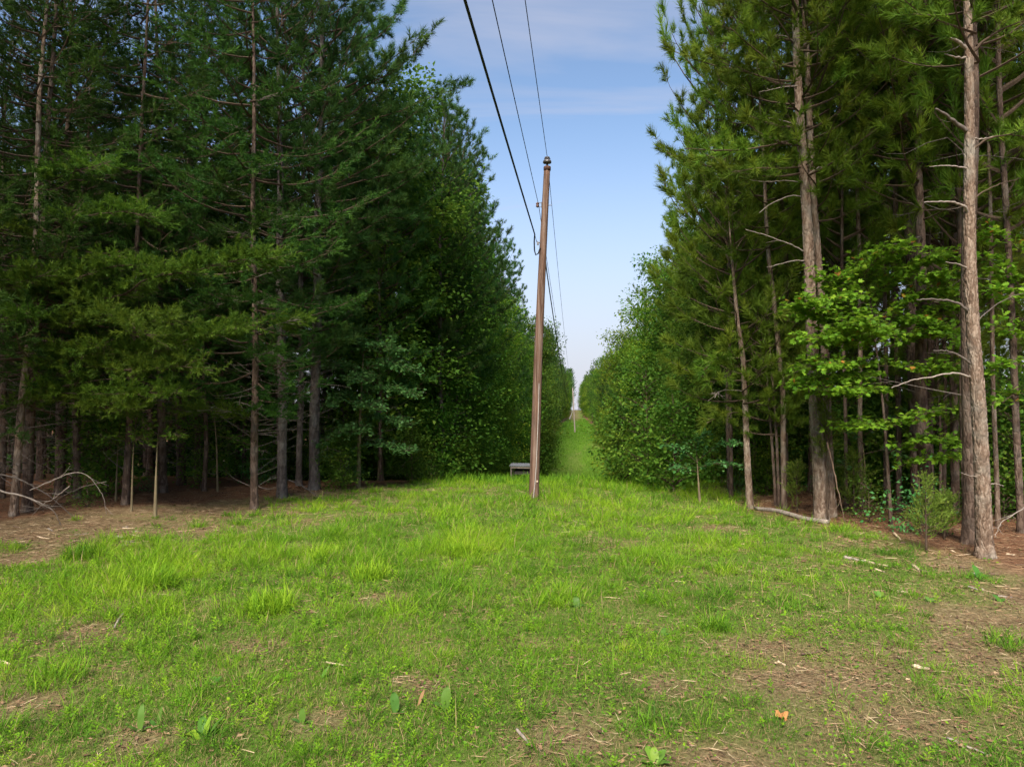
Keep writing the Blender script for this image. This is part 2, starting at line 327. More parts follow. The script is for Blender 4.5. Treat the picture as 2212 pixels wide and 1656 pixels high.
def forest_f(x, y):
    wob = (fnoise(x * .5, y * .5, 31) - .5) * 2.2
    dl = edge_l(y) - x + wob * .7; dr = x - edge_r(y) + wob
    return np.clip(np.maximum(dl, dr) / 1.1 + .35, 0, 1)
BARE = [(*gp(px_, py_)[0][:2], r_) for px_, py_, r_ in ((150, 1368, .75), (40, 1515, .5), (560, 1392, .45), (830, 1292, .4), (1330, 1172, .7), (1542, 1142, .6), (700, 1565, .35), (300, 1600, .35), (1230, 1600, .45), (1650, 1395, .5), (1760, 1470, .7), (1560, 1645, .5), (1960, 1560, .6), (900, 1480, .3), (1420, 1480, .4), (2080, 1330, .8), (1150, 1395, .35))]
def cover_f(x, y):
    u, v, d = proj(np.stack([x, y, np.zeros_like(x)], -1))
    c = np.where((y < 25) & (d > 2), bil(_cov, u, v), .92); t = np.where((y < 25) & (d > 2), bil(_tal, u, v), .7)
    n1 = fnoise(x * 1.1, y * 1.1, 51); n2 = vnoise(x * 3.7, y * 3.7, 57)
    c = np.clip((c - .5) * 1.6 + .5 + (n1 - .5) * 1.5 + (n2 - .5) * .5, 0, 1) * np.clip(1.25 - 1.2 * forest_f(x, y), 0, 1)
    for bx, by, br in BARE: c = c * (1 - .85 * np.exp(-(((x - bx) / br) ** 2 + ((y - by) / (br * .8)) ** 2) ** 1.5))
    far = y > 90                                    # worn patches on the hillside
    c = np.where(far, c * np.clip(1.9 - 1.4 * vnoise(x * .22, y * .06, 77), .5, 1), c)
    track = np.exp(-((x - 3.2) / .7) ** 2) * (np.abs(y - 97) < 6) + np.exp(-(((x + .8) / 3.2) ** 2)) * np.clip((y - 205) / 40, 0, 1) * .8
    return np.clip(c - track, 0, 1), np.clip(t * (.35 + 1.3 * vnoise(x * .9, y * .9, 61)), 0, 1)

xs = np.concatenate([[-1500, -900, -500, -300, -180, -120, -80, -55, -40], np.arange(-32, 16.01, .3), [20, 26, 34, 45, 65, 100, 160, 280, 500, 900, 1500]])
ys = np.concatenate([[-900, -400, -150, -60, -30, -12], np.arange(-4, 32, .28), np.arange(32, 130, 1.4), np.arange(130, 480, 4), [520, 600, 750, 1000, 1500, 2400]])
gx, gy = np.meshgrid(xs, ys); fxv, fyv = gx.ravel(), gy.ravel()
i = np.arange(len(ys) - 1)[:, None] * len(xs); j = np.arange(len(xs) - 1)[None, :]
a_, b_, c_, d_ = i + j, i + j + 1, i + j + 1 + len(xs), i + j + len(xs)
gF = np.concatenate([np.stack([a_, b_, c_], -1).reshape(-1, 3), np.stack([a_, c_, d_], -1).reshape(-1, 3)])
cv, tl = cover_f(fxv, fyv)
gm = np_mesh('ground', np.stack([fxv, fyv, zg(fxv, fyv)], -1), gF, None, M['ground'], True, {'cover': np.where(fyv > 60, np.clip(cv * 1.3, 0, 1), cv * .8), 'forest': forest_f(fxv, fyv)})
tag(ob('ground', gm), 'mown grass strip and needle-strewn forest floor', 'ground', kind='structure')

# ------------------------------------------------------------------ grass
def scatter(n, d0, d1, umin=-60, umax=2270):
    """n points in the clearing, even over the ground between two distances"""
    y = np.sqrt(rng.random(n) * (d1 ** 2 - d0 ** 2) + d0 ** 2); u = rng.uniform(umin, umax, n)
    r = np.stack([(u - CX) / FPX, np.zeros(n), -np.ones(n)], -1) @ RC.T
    return r[:, 0] * y, r[:, 1] * y
def blades(mb, x, y, ln, wd, bend, var, lean=None, dz=0.0, th=None):
    n = len(x); ph = rng.random(n) * 6.283; th = ph if th is None else th; dx, dy = np.cos(th), np.sin(th)
    if lean is not None: dx, dy = dx + lean[0], dy + lean[1]
    b = np.stack([x, y, zg(x, y) + dz - .01], -1); side = np.stack([-np.sin(ph), np.cos(ph), np.zeros(n)], -1) * (wd * .5)[:, None]
    el = R(82) - bend * .55
    dirh = np.stack([dx, dy, np.zeros(n)], -1)
    p1 = b + dirh * (ln * .45 * np.cos(el))[:, None]; p1[:, 2] += ln * .5 * np.sin(el)
    el2 = el - bend
    p2 = p1 + dirh * (ln * .5 * np.cos(el2))[:, None]; p2[:, 2] += ln * .5 * np.sin(el2)
    V = np.stack([b, p1 * .8 + b * .2 + side * 1.1, p2, p1 * .8 + b * .2 - side * 1.1], 1)
    F = np.array([(0, 1, 3), (1, 2, 3)])[None] + (np.arange(n) * 4)[:, None, None]
    mb.add(V.reshape(-1, 3), F.reshape(-1, 3), np.repeat(var, 4))
gr = MB()
def hue_at(x, y, t): return .27 + .55 * (fnoise(x * .5, y * .5, 81) - .35) + .24 * t + .22 * (vnoise(x * 2.2, y * 2.2, 83) - .5)
for d0, d1, n, wmul in ((4.8, 8.5, 105000, .85), (8.5, 14, 100000, 1.2), (14, 28, 95000, 2.0)):
    x, y = scatter(n, d0, d1); c, t = cover_f(x, y); k = rng.random(n) < (c * .95 + .03) * (1 - .85 * forest_f(x, y))
    x, y, c, t = x[k], y[k], c[k], t[k]; m = len(x)
    ln = (rng.uniform(.03, .085, m) + .07 * t * rng.random(m)) * (1 + .2 * (wmul - 1)) * (.7 + .6 * vnoise(x * 5, y * 5, 71))
    dead = rng.random(m) < .07 + .13 * (d0 < 9) + .05 * (d0 < 14) + .45 * (1 - c) + .20 * (vnoise(x * 1.3, y * 1.3, 85) > .55)
    var = np.where(dead, rng.uniform(0, .1, m), np.clip(hue_at(x, y, t) + rng.normal(0, .10, m), .15, 1))
    blades(gr, x, y, ln, .0055 * wmul * rng.uniform(.7, 1.3, m), rng.uniform(.2, 1.4, m), var)
for d0, d1, n, per, wmul in ((4.8, 9, 700, 55, .9), (9, 15, 1700, 60, 1.25), (15, 27, 2300, 46, 2.0)):      # clumps of taller blades
    cx_, cy_ = scatter(n, d0, d1); c, t = cover_f(cx_, cy_); k = rng.random(n) < np.clip(t * 1.15 + .06, 0, 1) * np.clip(c * 1.4, 0, 1) * (1 - forest_f(cx_, cy_)); cx_, cy_, t = cx_[k], cy_[k], t[k]
    m = len(cx_); sz = rng.uniform(.5, 1.25, m) * (.55 + .6 * t); i_ = np.repeat(np.arange(m), per); q = len(i_); th = rng.random(q) * 6.283; rr_ = .13 * sz[i_] * np.sqrt(rng.random(q)) * (1 + .25 * wmul)
    x, y = cx_[i_] + rr_ * np.cos(th), cy_[i_] + rr_ * np.sin(th); ln = .36 * sz[i_] * rng.uniform(.45, 1.15, q)
    hv = hue_at(cx_, cy_, t) + rng.normal(0, .09, m) + .06; var = np.where(rng.random(q) < .06, rng.uniform(0, .1, q), np.clip(hv[i_] + rng.normal(0, .09, q), .15, 1))
    blades(gr, x, y, ln, .0055 * wmul * rng.uniform(.7, 1.3, q), rng.uniform(.15, 1.3, q), var, th=th + rng.normal(0, .7, q), lean=(.15, -.05))
y = rng.uniform(92, 260, 36000); x = rng.uniform(-5.3, 4.6, 36000); c, t = cover_f(x, y); k = rng.random(len(x)) < c; x, y = x[k], y[k]
blades(gr, x, y, rng.uniform(.15, .4, len(x)), np.full(len(x), .06), rng.uniform(.3, 1.2, len(x)), np.clip(.36 + rng.normal(0, .1, len(x)), .15, 1))
y = rng.uniform(26, 48, 14000); x = rng.uniform(-5.2, 4.2, 14000); c, t = cover_f(x, y)
blades(gr, x, y, rng.uniform(.25, .6, len(x)), np.full(len(x), .02), rng.uniform(.2, .9, len(x)), np.clip(.4 + rng.normal(0, .12, len(x)), .15, 1))
x, y = scatter(2600, 5, 22); c, t = cover_f(x, y); k = rng.random(len(x)) < c * (.25 + .5 * t); x, y = x[k], y[k]; m = len(x)      # seed stalks
blades(gr, x, y, rng.uniform(.18, .42, m), np.full(m, .006) * (.8 + np.hypot(x, y) / 14), rng.uniform(.05, .7, m), np.where(rng.random(m) < .45, rng.uniform(0, .1, m), np.clip(rng.normal(.55, .18, m), .15, 1)))
tag(ob('grass', gr.mesh('grass', M['grass'])), 'bright green grass covering the clearing and the hillside strip', 'grass', kind='stuff')

# small leafy weeds among the grass
wd_ = MB()
for d0, d1, n, sz in ((4.8, 9, 26000, 1), (9, 18, 22000, 1.5)):
    x, y = scatter(n, d0, d1); c, t = cover_f(x, y); k = rng.random(n) < c * np.clip(vnoise(x * 1.7, y * 1.7, 91) * 2.6 - .7, 0.06, 1) * (1 - .5 * t); x, y = x[k], y[k]; m = len(x)
    P = np.stack([x, y, zg(x, y) + rng.uniform(.01, .09, m)], -1); th = rng.random(m) * 6.283
    D = np.stack([np.cos(th), np.sin(th), rng.uniform(-.1, .8, m)], -1)
    bake(wd_, LEAF, P, D, rng.uniform(.018, .042, m) * sz, np.clip(.40 + .3 * (vnoise(x, y, 93) - .5) + rng.normal(0, .12, m), .16, .8), up=np.array((0, 0, 1.0)) + rng.normal(0, .3, (m, 3)))
def sprig(seed):
    g = np.random.default_rng(seed); V, F = [(-.01, 0, 0), (.01, 0, 0), (0, 1, 0)], [(0, 1, 2)]
    for i_ in range(14):
        t = .18 + .8 * i_ / 13; a = i_ * 2.4; d = np.array((math.cos(a), .35 + .5 * t, math.sin(a))); l_ = .34 * (1.15 - .6 * t) * g.uniform(.7, 1.2); b = np.array((0, t, 0)); sd = nrm(np.cross(d, (0, 1, 0))) * .055; n_ = len(V); m_ = b + d * l_ * .5
        V += [tuple(b), tuple(m_ + sd), tuple(b + d * l_ - (0, .04, 0)), tuple(m_ - sd)]; F += [(n_, n_ + 1, n_ + 2), (n_, n_ + 2, n_ + 3)]
    return np.array(V, float), np.array(F)
for sp_, (n, d0, d1, s0, s1) in enumerate(((1500, 4.8, 9, .07, .15), (1400, 8, 14, .10, .20), (900, 4.8, 9, .06, .12))):
    x, y = scatter(n * 3, d0, d1); c, t = cover_f(x, y); u, v, d = proj(np.stack([x, y, 0 * x], -1)); k = rng.random(len(x)) < np.clip(c, 0, 1) * np.clip(1.15 - u / 1500, .15, 1) * np.clip(vnoise(x * 1.5, y * 1.5, 131 + sp_) * 3 - 1, .04, 1); x, y = x[k], y[k]; m = len(x)
    bake(wd_, sprig(sp_), np.stack([x, y, zg(x, y) - .005], -1), np.array((0, 0, 1.0)) + rng.normal(0, .22, (m, 3)), rng.uniform(s0, s1, m), np.clip(rng.normal(.62 if sp_ < 2 else .3, .1, m), .15, .95))
tag(ob('weeds', wd_.mesh('weeds', M['grass'])), 'tiny leafy weeds growing low among the grass', 'weeds', kind='stuff')

# pine straw, dead leaves and bark chips
lt = MB(); STRAW = (np.array([(-.02, -.5, 0), (.02, -.5, 0.004), (.022, .1, .03), (0, .5, .012)]), np.array([(0, 1, 2), (0, 2, 3)]))
CHIP = (np.array([(0, -.55, .02), (.24, -.2, .12), (.16, .12, .03), (.26, .3, .1), (0, .6, .16), (-.2, .26, .06), (-.3, -.1, .14), (-.12, -.3, .05), (0, 0, -.01)]), np.array([(8, i_, (i_ + 1) % 8) for i_ in range(8)]))
for d0, d1, n, tp, s0, s1 in ((4.8, 10, 26000, STRAW, .05, .16), (10, 24, 60000, STRAW, .12, .26), (4.8, 12, 11000, CHIP, .02, .065), (11, 26, 8000, CHIP, .04, .10), (4.8, 14, 30000, STRAW, .03, .09)):
    x, y = scatter(n, d0, d1); c, t = cover_f(x, y); f = forest_f(x, y)
    k = rng.random(n) < np.clip(.16 + .7 * (1 - c) + .5 * f, 0, 1) * np.clip(2.2 * vnoise(x * 1.2, y * 1.2, 97) - .2 + .4 * (tp is STRAW), .05, 1.2); x, y, f = x[k], y[k], f[k]; m = len(x)
    th = rng.random(m) * 6.283; P = np.stack([x, y, zg(x, y) + rng.uniform(.006, .03, m)], -1)
    v = np.clip(rng.normal(.55 if tp is STRAW else .36, .26 if tp is STRAW else .2, m) - .22 * f, 0, .95)
    bake(lt, tp, P, np.stack([np.cos(th), np.sin(th), rng.normal(0, .12, m)], -1), rng.uniform(s0, s1, m), v, up=np.array((0, 0, 1.0)) + rng.normal(0, .22, (m, 3)))
tag(ob('leaf_litter', lt.mesh('leaf_litter', M['litter'])), 'brown pine straw and dry leaf litter strewn over the ground', 'leaf litter', kind='stuff')

# ------------------------------------------------------------------ tree building
def worley_bark(mb, P, r, sides=40, dz=.03, amp=.011, seed=0, cu=.045, cv_=.10):
    """trunk with raised bark plates; var = one value per plate"""
    P = np.asarray(P, float); s = np.concatenate([[0], np.cumsum(np.linalg.norm(np.diff(P, axis=0), axis=1))])
    n = int(s[-1] / dz); t = np.linspace(0, s[-1], n); Q = np.stack([np.interp(t, s, P[:, k]) for k in range(3)], -1); rr = np.interp(t, s, r)
    V, F = tube(Q, rr, sides, cap=False)
    a = np.tile(np.arange(sides) / sides, n); rv = np.repeat(rr, sides); tv = np.repeat(t, sides)
    ncol = max(6, int(round(2 * math.pi * r[0] / cu))); U = a * ncol; W = tv / cv_ + .35 * np.sin(U * 2.1 + tv * 3)
    ci, cj = np.floor(U), np.floor(W); best = np.full(len(U), 9.); sec = best.copy(); pid = best * 0
    for di in (-1, 0, 1):
        for dj in (-1, 0, 1):
            i_, j_ = ci + di, cj + dj; im = np.mod(i_, ncol); px = i_ + hsh(im, j_, seed); py = j_ + hsh(im, j_, seed + 5)
            d = np.hypot(U - px, W - py); nb = d < best; sec = np.where(nb, best, np.minimum(sec, d)); pid = np.where(nb, hsh(im, j_, seed + 9), pid); best = np.minimum(best, d)
    h = np.clip((sec - best) * 3.2, 0, 1) * (.55 + .6 * pid) + .35 * vnoise(U * 2.7, W * 2.7, seed + 3)
    ctr = np.repeat(Q, sides, 0); dirv = nrm(V - ctr); fl = 1 + .10 * (vnoise(a * 5, tv * .9, seed + 7) - .5)
    V = ctr + dirv * (rv * fl + (h - .5) * amp * np.clip(rv / .12, .45, 1.2))[:, None]
    mb.add(V, F, np.clip(pid * .75 + .25 * vnoise(U * 3, W * 3, seed + 4), 0, 1))

def pine_crown(seed, H, zb, nb, Lmax, kind, wob):
    """returns (needles MB, branches MB); wob(z) gives the trunk axis"""
    g = np.random.default_rng(seed); nd, br = MB(), MB(); TP, TD, TV = [], [], []
    tw_per, tf_per = (2.8, 3) if kind == 'long' else (4.0, 4)
    for i in range(nb):
        t = (i + g.random()) / nb; z = zb + (H - zb) * (t ** .92); az = i * 2.39996 + g.normal(0, .45)
        Lb = Lmax * (((1 - t ** 2.6) ** .75 * .92) if kind == 'long' else (1 - t) ** .55) * (.55 + .45 * min(1, t / .25)) * g.uniform(.6, 1.15) + .35
        el = R(g.uniform(-8, 14) + 45 * t ** 1.3) if kind == 'long' else R(g.uniform(-14, 8) + 32 * t ** 1.5)
        s = np.linspace(0, 1, 7); h = np.array((math.cos(az), math.sin(az), 0)); lat = np.array((-h[1], h[0], 0))
        up = Lb * (math.tan(el) * s + (.30 if kind == 'long' else .12) * s ** 2.2) + (0 if kind == 'long' else -.10 * Lb * np.sin(s * 3.14))
        B = wob(z)[None] + np.outer(s * Lb * math.cos(el * .5), h) + np.outer(np.sin(s * g.uniform(2, 5) + g.random() * 6) * .08 * Lb * s, lat); B[:, 2] += up
        br.add(*tube(B, np.linspace(.012 + .010 * Lb, .006, 7), 4, False))
        nt_ = max(3, int(Lb * tw_per)); ss = np.clip(.30 + .70 * (np.arange(nt_) + g.random(nt_)) / nt_, 0, 1); ss = np.append(ss, 1.0)
        for q, sv in enumerate(ss):
            p = np.array([np.interp(sv, s, B[:, k]) for k in range(3)]); tan = nrm(B[min(6, int(sv * 6) + 1)] - B[max(0, int(sv * 6) - 1)])
            sd = (1 if q % 2 else -1) * g.uniform(.4, 1.2) if sv < .97 else 0
            d = nrm(tan * g.uniform(.5, 1) + lat * sd + np.array((0, 0, g.uniform(-.15, .55) if kind == 'long' else g.uniform(-.12, .22))))
            lt_ = g.uniform(.25, .75) * (1.1 - .45 * sv) * (1 if kind == 'long' else 1.15); e = p + d * lt_
            br.add(*tube(np.array([p, p + d * lt_ * .5 + (0, 0, .02), e]), [.007, .005, .004], 3, False))
            for f in range(tf_per):
                u = 1 - f * (.28 if kind == 'long' else .24) * g.uniform(.7, 1.2)
                TP.append(p + d * lt_ * max(u, .15)); dd = d + g.normal(0, .35 if kind == 'long' else .5, 3); dd[2] += .25 if kind == 'long' else .05
                TD.append(dd); TV.append(np.clip(.30 + .35 * sv + g.normal(0, .16), 0, 1))
    TP, TD, TV = np.array(TP), np.array(TD), np.array(TV); tpl = LONG if kind == 'long' else SHORT
    sel = g.integers(0, len(tpl), len(TP))
    for k in range(len(tpl)):
        m = sel == k; bake(nd, tpl[k], TP[m], TD[m], g.uniform(.9, 1.5, m.sum()), TV[m], g=g)
    return nd, br
def axis_wob(seed, H, amp):
    g = np.random.default_rng(seed); a, b, c, d = g.random(4) * 6.28
    return lambda z: np.array((amp * (math.sin(a + z * .32) + .5 * math.sin(b + z * .8)) * min(1, z / 4), amp * (math.sin(c + z * .29) + .5 * math.sin(d + z * .7)) * min(1, z / 4), z))
def trunk_mesh(name, wob, H, r0, mat, sides=12, n=40):
    z = np.concatenate([[-.35, 0, .15, .4], np.linspace(1, H, n)]); P = np.array([wob(max(v, 0)) * (1, 1, 0) + (0, 0, v) for v in z])
    r = r0 * (1 - .93 * np.clip(z / H, 0, 1) ** .9) * (1 + .35 * np.exp(-np.maximum(z, 0) / .18)); mb = MB()
    V, F = tube(P, r, sides, False); c = np.repeat(P, sides, 0); rn = vnoise(np.arange(len(V)) % sides * .9, np.repeat(z, sides) * 3.1, 5)
    mb.add(c + (V - c) * (1 + .12 * (rn - .5))[:, None], F, rn); return mb.mesh(name, mat, True)
def dead_twigs(seed, z0, z1, n, L0, L1, wob, r=.008, up=(-.2, .5)):
    g = np.random.default_rng(seed); mb = MB()
    for i in range(n):
        z = g.uniform(z0, z1); az = g.random() * 6.28; Lb = g.uniform(L0, L1); h = np.array((math.cos(az), math.sin(az), g.uniform(*up))); s = np.linspace(0, 1, 6)
        lat = np.array((-h[1], h[0], 0)); B = wob(z)[None] + np.outer(s * Lb, h) + np.outer(np.sin(s * g.uniform(1, 5)) * .12 * Lb, lat + (0, 0, g.normal(0, 1))); mb.add(*tube(B, np.linspace(r * (1 + Lb * .4), r * .35, 6), 4, False))
        for q in range(g.integers(1, 5)):
            k = g.integers(2, 6); d = nrm(h + lat * g.normal(0, .9) + (0, 0, g.normal(0, .4))); l_ = Lb * g.uniform(.12, .4)
            mb.add(*tube(np.array([B[k], B[k] + d * l_ * .5 + (0, 0, .03 * l_), B[k] + d * l_]), [r * .5, r * .4, r * .25], 3, False))
    return mb

PROTO = {}
def make_pine(key, seed, H, zb, nb, Lmax, kind, needle, r0, bark, dead=None, wamp=.10):
    wob = axis_wob(seed, H, wamp); nd, br = pine_crown(seed + 1, H, zb, nb, Lmax, kind, wob)
    ps = [('trunk', trunk_mesh('pine_trunk', wob, H, r0, M[bark])), ('limbs', br.mesh('pine_limbs', M['twig'])), ('crown', nd.mesh('pine_crown', M[needle]))]
    if dead: ps.append(('dead_twigs', dead_twigs(seed + 2, *dead, wob).mesh('dead_twigs', M['darktwig'])))
    PROTO[key] = (ps, H)
for i, (H, zb, nb, Lm) in enumerate(((18.5, 8.2, 54, 3.0), (17.0, 7.0, 54, 2.8), (19.5, 9.6, 50, 3.1))):
    make_pine('tall%d' % i, 100 + i * 7, H, zb, nb, Lm, 'long', 'needle_long', .17, 'bark', (2.5, zb + 1, 16, .5, 1.6))
for i, (H, zb, nb, Lm) in enumerate(((10.5, 3.2, 48, 2.2), (8.0, 2.6, 40, 1.9))):
    make_pine('mid%d' % i, 200 + i * 7, H, zb, nb, Lm, 'long', 'needle_long', .085, 'bark', (1.2, zb + .6, 9, .4, 1.0), .14)
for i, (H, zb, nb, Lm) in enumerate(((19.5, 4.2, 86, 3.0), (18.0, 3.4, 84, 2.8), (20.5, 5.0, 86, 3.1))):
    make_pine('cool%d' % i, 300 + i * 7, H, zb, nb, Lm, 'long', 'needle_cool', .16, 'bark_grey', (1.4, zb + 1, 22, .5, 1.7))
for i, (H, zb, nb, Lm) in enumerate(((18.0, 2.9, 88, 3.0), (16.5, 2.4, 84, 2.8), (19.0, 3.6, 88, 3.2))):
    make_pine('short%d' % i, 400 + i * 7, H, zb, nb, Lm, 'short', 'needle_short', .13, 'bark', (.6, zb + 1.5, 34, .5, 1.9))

def broadleaf(key, seed, H, zb, W, ncl, per, mat, leaf, lsz, r0, flat=.55, bark='bark_smooth'):
    g = np.random.default_rng(seed); wob = axis_wob(seed, H, .12 * H / 12); lv, br = MB(), MB(); P, D, S, A = [], [], [], []
    for i in range(ncl):
        t = (i + g.random()) / ncl; z = zb + (H - zb) * t; wr = W * (.45 + .75 * math.sin(math.pi * (.12 + .8 * t)) ** .8) * .75; az = g.random() * 6.28
        rr = wr * math.sqrt(g.uniform(.10, 1)) * g.uniform(.7, 1.1) * (.55 + .95 * float(vnoise(az * 1.15 + seed, z * .38 + seed, 5))); zc = z + g.normal(0, .25); c = wob(min(z, H)) * (1, 1, 0) + np.array((rr * math.cos(az), rr * math.sin(az), zc))
        zs = max(zb * .6, zc - rr * g.uniform(.4, .9)); b = wob(min(zs, H * .97)); s = np.linspace(0, 1, 5)[:, None]
        B = b + (c - b) * s + np.array((0, 0, 1.0)) * (.12 * rr * np.sin(s * 3.1)); br.add(*tube(B, np.linspace(.012 + .012 * rr, .005, 5), 4, False))
        m = int(per * g.uniform(.6, 1.4)); cr = g.uniform(.34, .85) * (W / 2.4) ** .5; q = g.normal(0, 1, (m, 3)) * (cr, cr, cr * flat); q = q * np.minimum(1, 1.9 * cr / np.maximum(np.linalg.norm(q, axis=1, keepdims=True), 1e-6))
        P.append(c + q); D.append(nrm(q + (0, 0, -.12)) * .6 + g.normal(0, .5, (m, 3)) * (1, 1, .6)); S.append(lsz * g.uniform(.6, 1.25, m)); A.append(np.clip(g.normal(.48, .24) + g.normal(0, .16, m), 0, .98))
    P, D, S, A = map(np.concatenate, (P, D, S, A)); bake(lv, leaf, P, D, S, A, up=np.array((0, 0, 1.0)) + g.normal(0, .45, (len(P), 3)), g=g)
    PROTO[key] = ([('trunk', trunk_mesh('broadleaf_trunk', wob, H * .93, r0, M[bark], 8, 24)), ('limbs', br.mesh('broadleaf_limbs', M['twig'])), ('crown', lv.mesh('broadleaf_crown', M[mat]))], H)
broadleaf('gum0', 501, 15.5, 1.0, 2.6, 100, 170, 'leaf_yellow', LEAF, .21, .12)
broadleaf('gum1', 502, 17.0, 1.5, 2.8, 105, 170, 'leaf_green', LEAF, .21, .13)
broadleaf('gum2', 503, 14.0, .8, 2.4, 95, 170, 'leaf_green', LEAF, .19, .11)
broadleaf('under0', 511, 5.0, .5, 1.35, 70, 48, 'leaf_green', LEAF, .15, .035, .38)
broadleaf('under1', 512, 3.6, .3, 1.2, 58, 46, 'leaf_green', OAK, .17, .03, .4)
broadleaf('under2', 513, 4.4, .4, 1.25, 66, 50, 'leaf_yellow', LEAF, .13, .03, .4)
broadleaf('shrub0', 521, 1.0, .08, .45, 26, 30, 'leaf_green', LEAF, .075, .012)
broadleaf('shrub1', 522, .7, .05, .38, 20, 28, 'leaf_oak', LEAF, .075, .010)

SKY_L = ([700, 870, 1000, 1085, 1120, 1150, 1205, 1235], [-400, 0, 190, 380, 560, 640, 720, 800]); SKY_R = ([1255, 1280, 1350, 1405, 1440, 1500, 1590, 1750], [830, 760, 620, 380, 130, 60, 0, -400])
def fit(key, x, y, s):
    """keep a tree no taller than the tree line is there"""
    if key[:4] not in ('tall', 'cool', 'shor', 'gum0', 'gum1', 'gum2', 'mid0', 'mid1'): return s
    zb_ = float(zg(x, y)); u, v, d = proj(np.array((x, y, zb_)))
    if not (450 < u < 1900 and d > 5): return s
    sh = 1.5 * FPX / d; ys_ = np.interp(u + sh, *SKY_L) if u < 1245 else np.interp(u - sh, *SKY_R); H_ = CAM_H + (880 - ys_) / FPX * d - zb_
    return max(.3, min(s, H_ / PROTO[key][1]))
def plant(key, name, xy, label, cat, group, s=1.0, rz=None, tilt=(0, 0), skip=(), z=None):
    ps, H = PROTO[key]; s = fit(key, xy[0], xy[1], s) if tilt == (0, 0) else s; rz = rng.random() * 6.28 if rz is None else rz
    t = thing(name, (xy[0], xy[1], (float(zg(xy[0], xy[1])) if z is None else z)), label, cat, group, rz); t.scale = (s, s, s); t.rotation_euler = (tilt[0], tilt[1], rz)
    for nm, me in ps:
        if nm not in skip:
            o = ob(nm, me, t)
            if nm in ('dead_twigs', 'limbs'): o['kind'] = 'stuff'
    return t

# ------------------------------------------------------------------ individual pines whose trunks can be traced
def hero(pts, wpx, H, label, name='pine_tree', bark='bark_lit', fine=True, crown=None, crown_s=1.0, depth=None, group=None, amp=.017, dead=None, zcrown=None, cat='pine tree'):
    """pts: trunk seen from base upwards; wpx: trunk width at those points"""
    base, d = gp(*pts[0])
    if depth:
        d = depth; b2 = at(pts[0][0], pts[0][1], d); base = np.array((b2[0], b2[1], float(zg(b2[0], b2[1]))))
    P = [base - (0, 0, .3), base] + [at(p[0], p[1], d) for p in pts[1:]]
    r = [wpx[0] * d / FPX * .5 * 1.2, wpx[0] * d / FPX * .5] + [w_ * d / FPX * .5 for w_ in wpx[1:]]
    z0 = base[2]
    if P[-1][2] - z0 < H:
        dirv = nrm(P[-1] - P[1]); k = (H - (P[-1][2] - z0)) / dirv[2]; rl = r[-1]
        last = P[-1]; P += [last + dirv * k * .5, last + dirv * k]; r += [rl * .6, rl * .12]
    P = np.array(P); Q = smooth_path(P, 60); s = np.concatenate([[0], np.cumsum(np.linalg.norm(np.diff(P, axis=0), axis=1))]); sq = np.linspace(0, s[-1], 60); rr = np.interp(sq, s, r)
    rr = rr * (1 + .28 * np.exp(-np.maximum(sq - .3, 0) / .16))
    g = np.random.default_rng(int(pts[0][0]) + 3); Q[:, :2] += np.stack([np.sin(sq * .9 + g.random() * 6), np.sin(sq * .8 + g.random() * 6)], -1) * .02 * np.clip(sq / 3, 0, 1)[:, None]
    t = thing(name, base, label, cat, group); mb = MB()
    if fine: worley_bark(mb, Q - base, rr, 64 if wpx[0] > 30 else 44 if wpx[0] > 26 else 22, (.0018 if wpx[0] > 26 else .0038) * d, amp, int(pts[0][0]))
    else:
        V, F = tube(Q - base, rr, 12, False); mb.add(V, F, vnoise(np.arange(len(V)) % 12 * .9, np.repeat(sq, 12) * 4, 3))
    ob('trunk', mb.mesh('trunk', M[bark], True), t)
    lean = Q[-1] - Q[0]; tx, ty = lean[0] / lean[2], lean[1] / lean[2]
    if crown:
        ps, Hp = PROTO[crown]; k = H / Hp * 1.0
        for nm, me in ps:
            if nm == 'trunk' or (nm == 'dead_twigs' and dead is False): continue
            c = ob(nm, me, t); c.scale = (crown_s, crown_s, k)
            if nm in ('dead_twigs', 'limbs'): c['kind'] = 'stuff'
            c.rotation_euler = (-math.atan(ty), math.atan(tx), 0)
    return t, base, d, Q
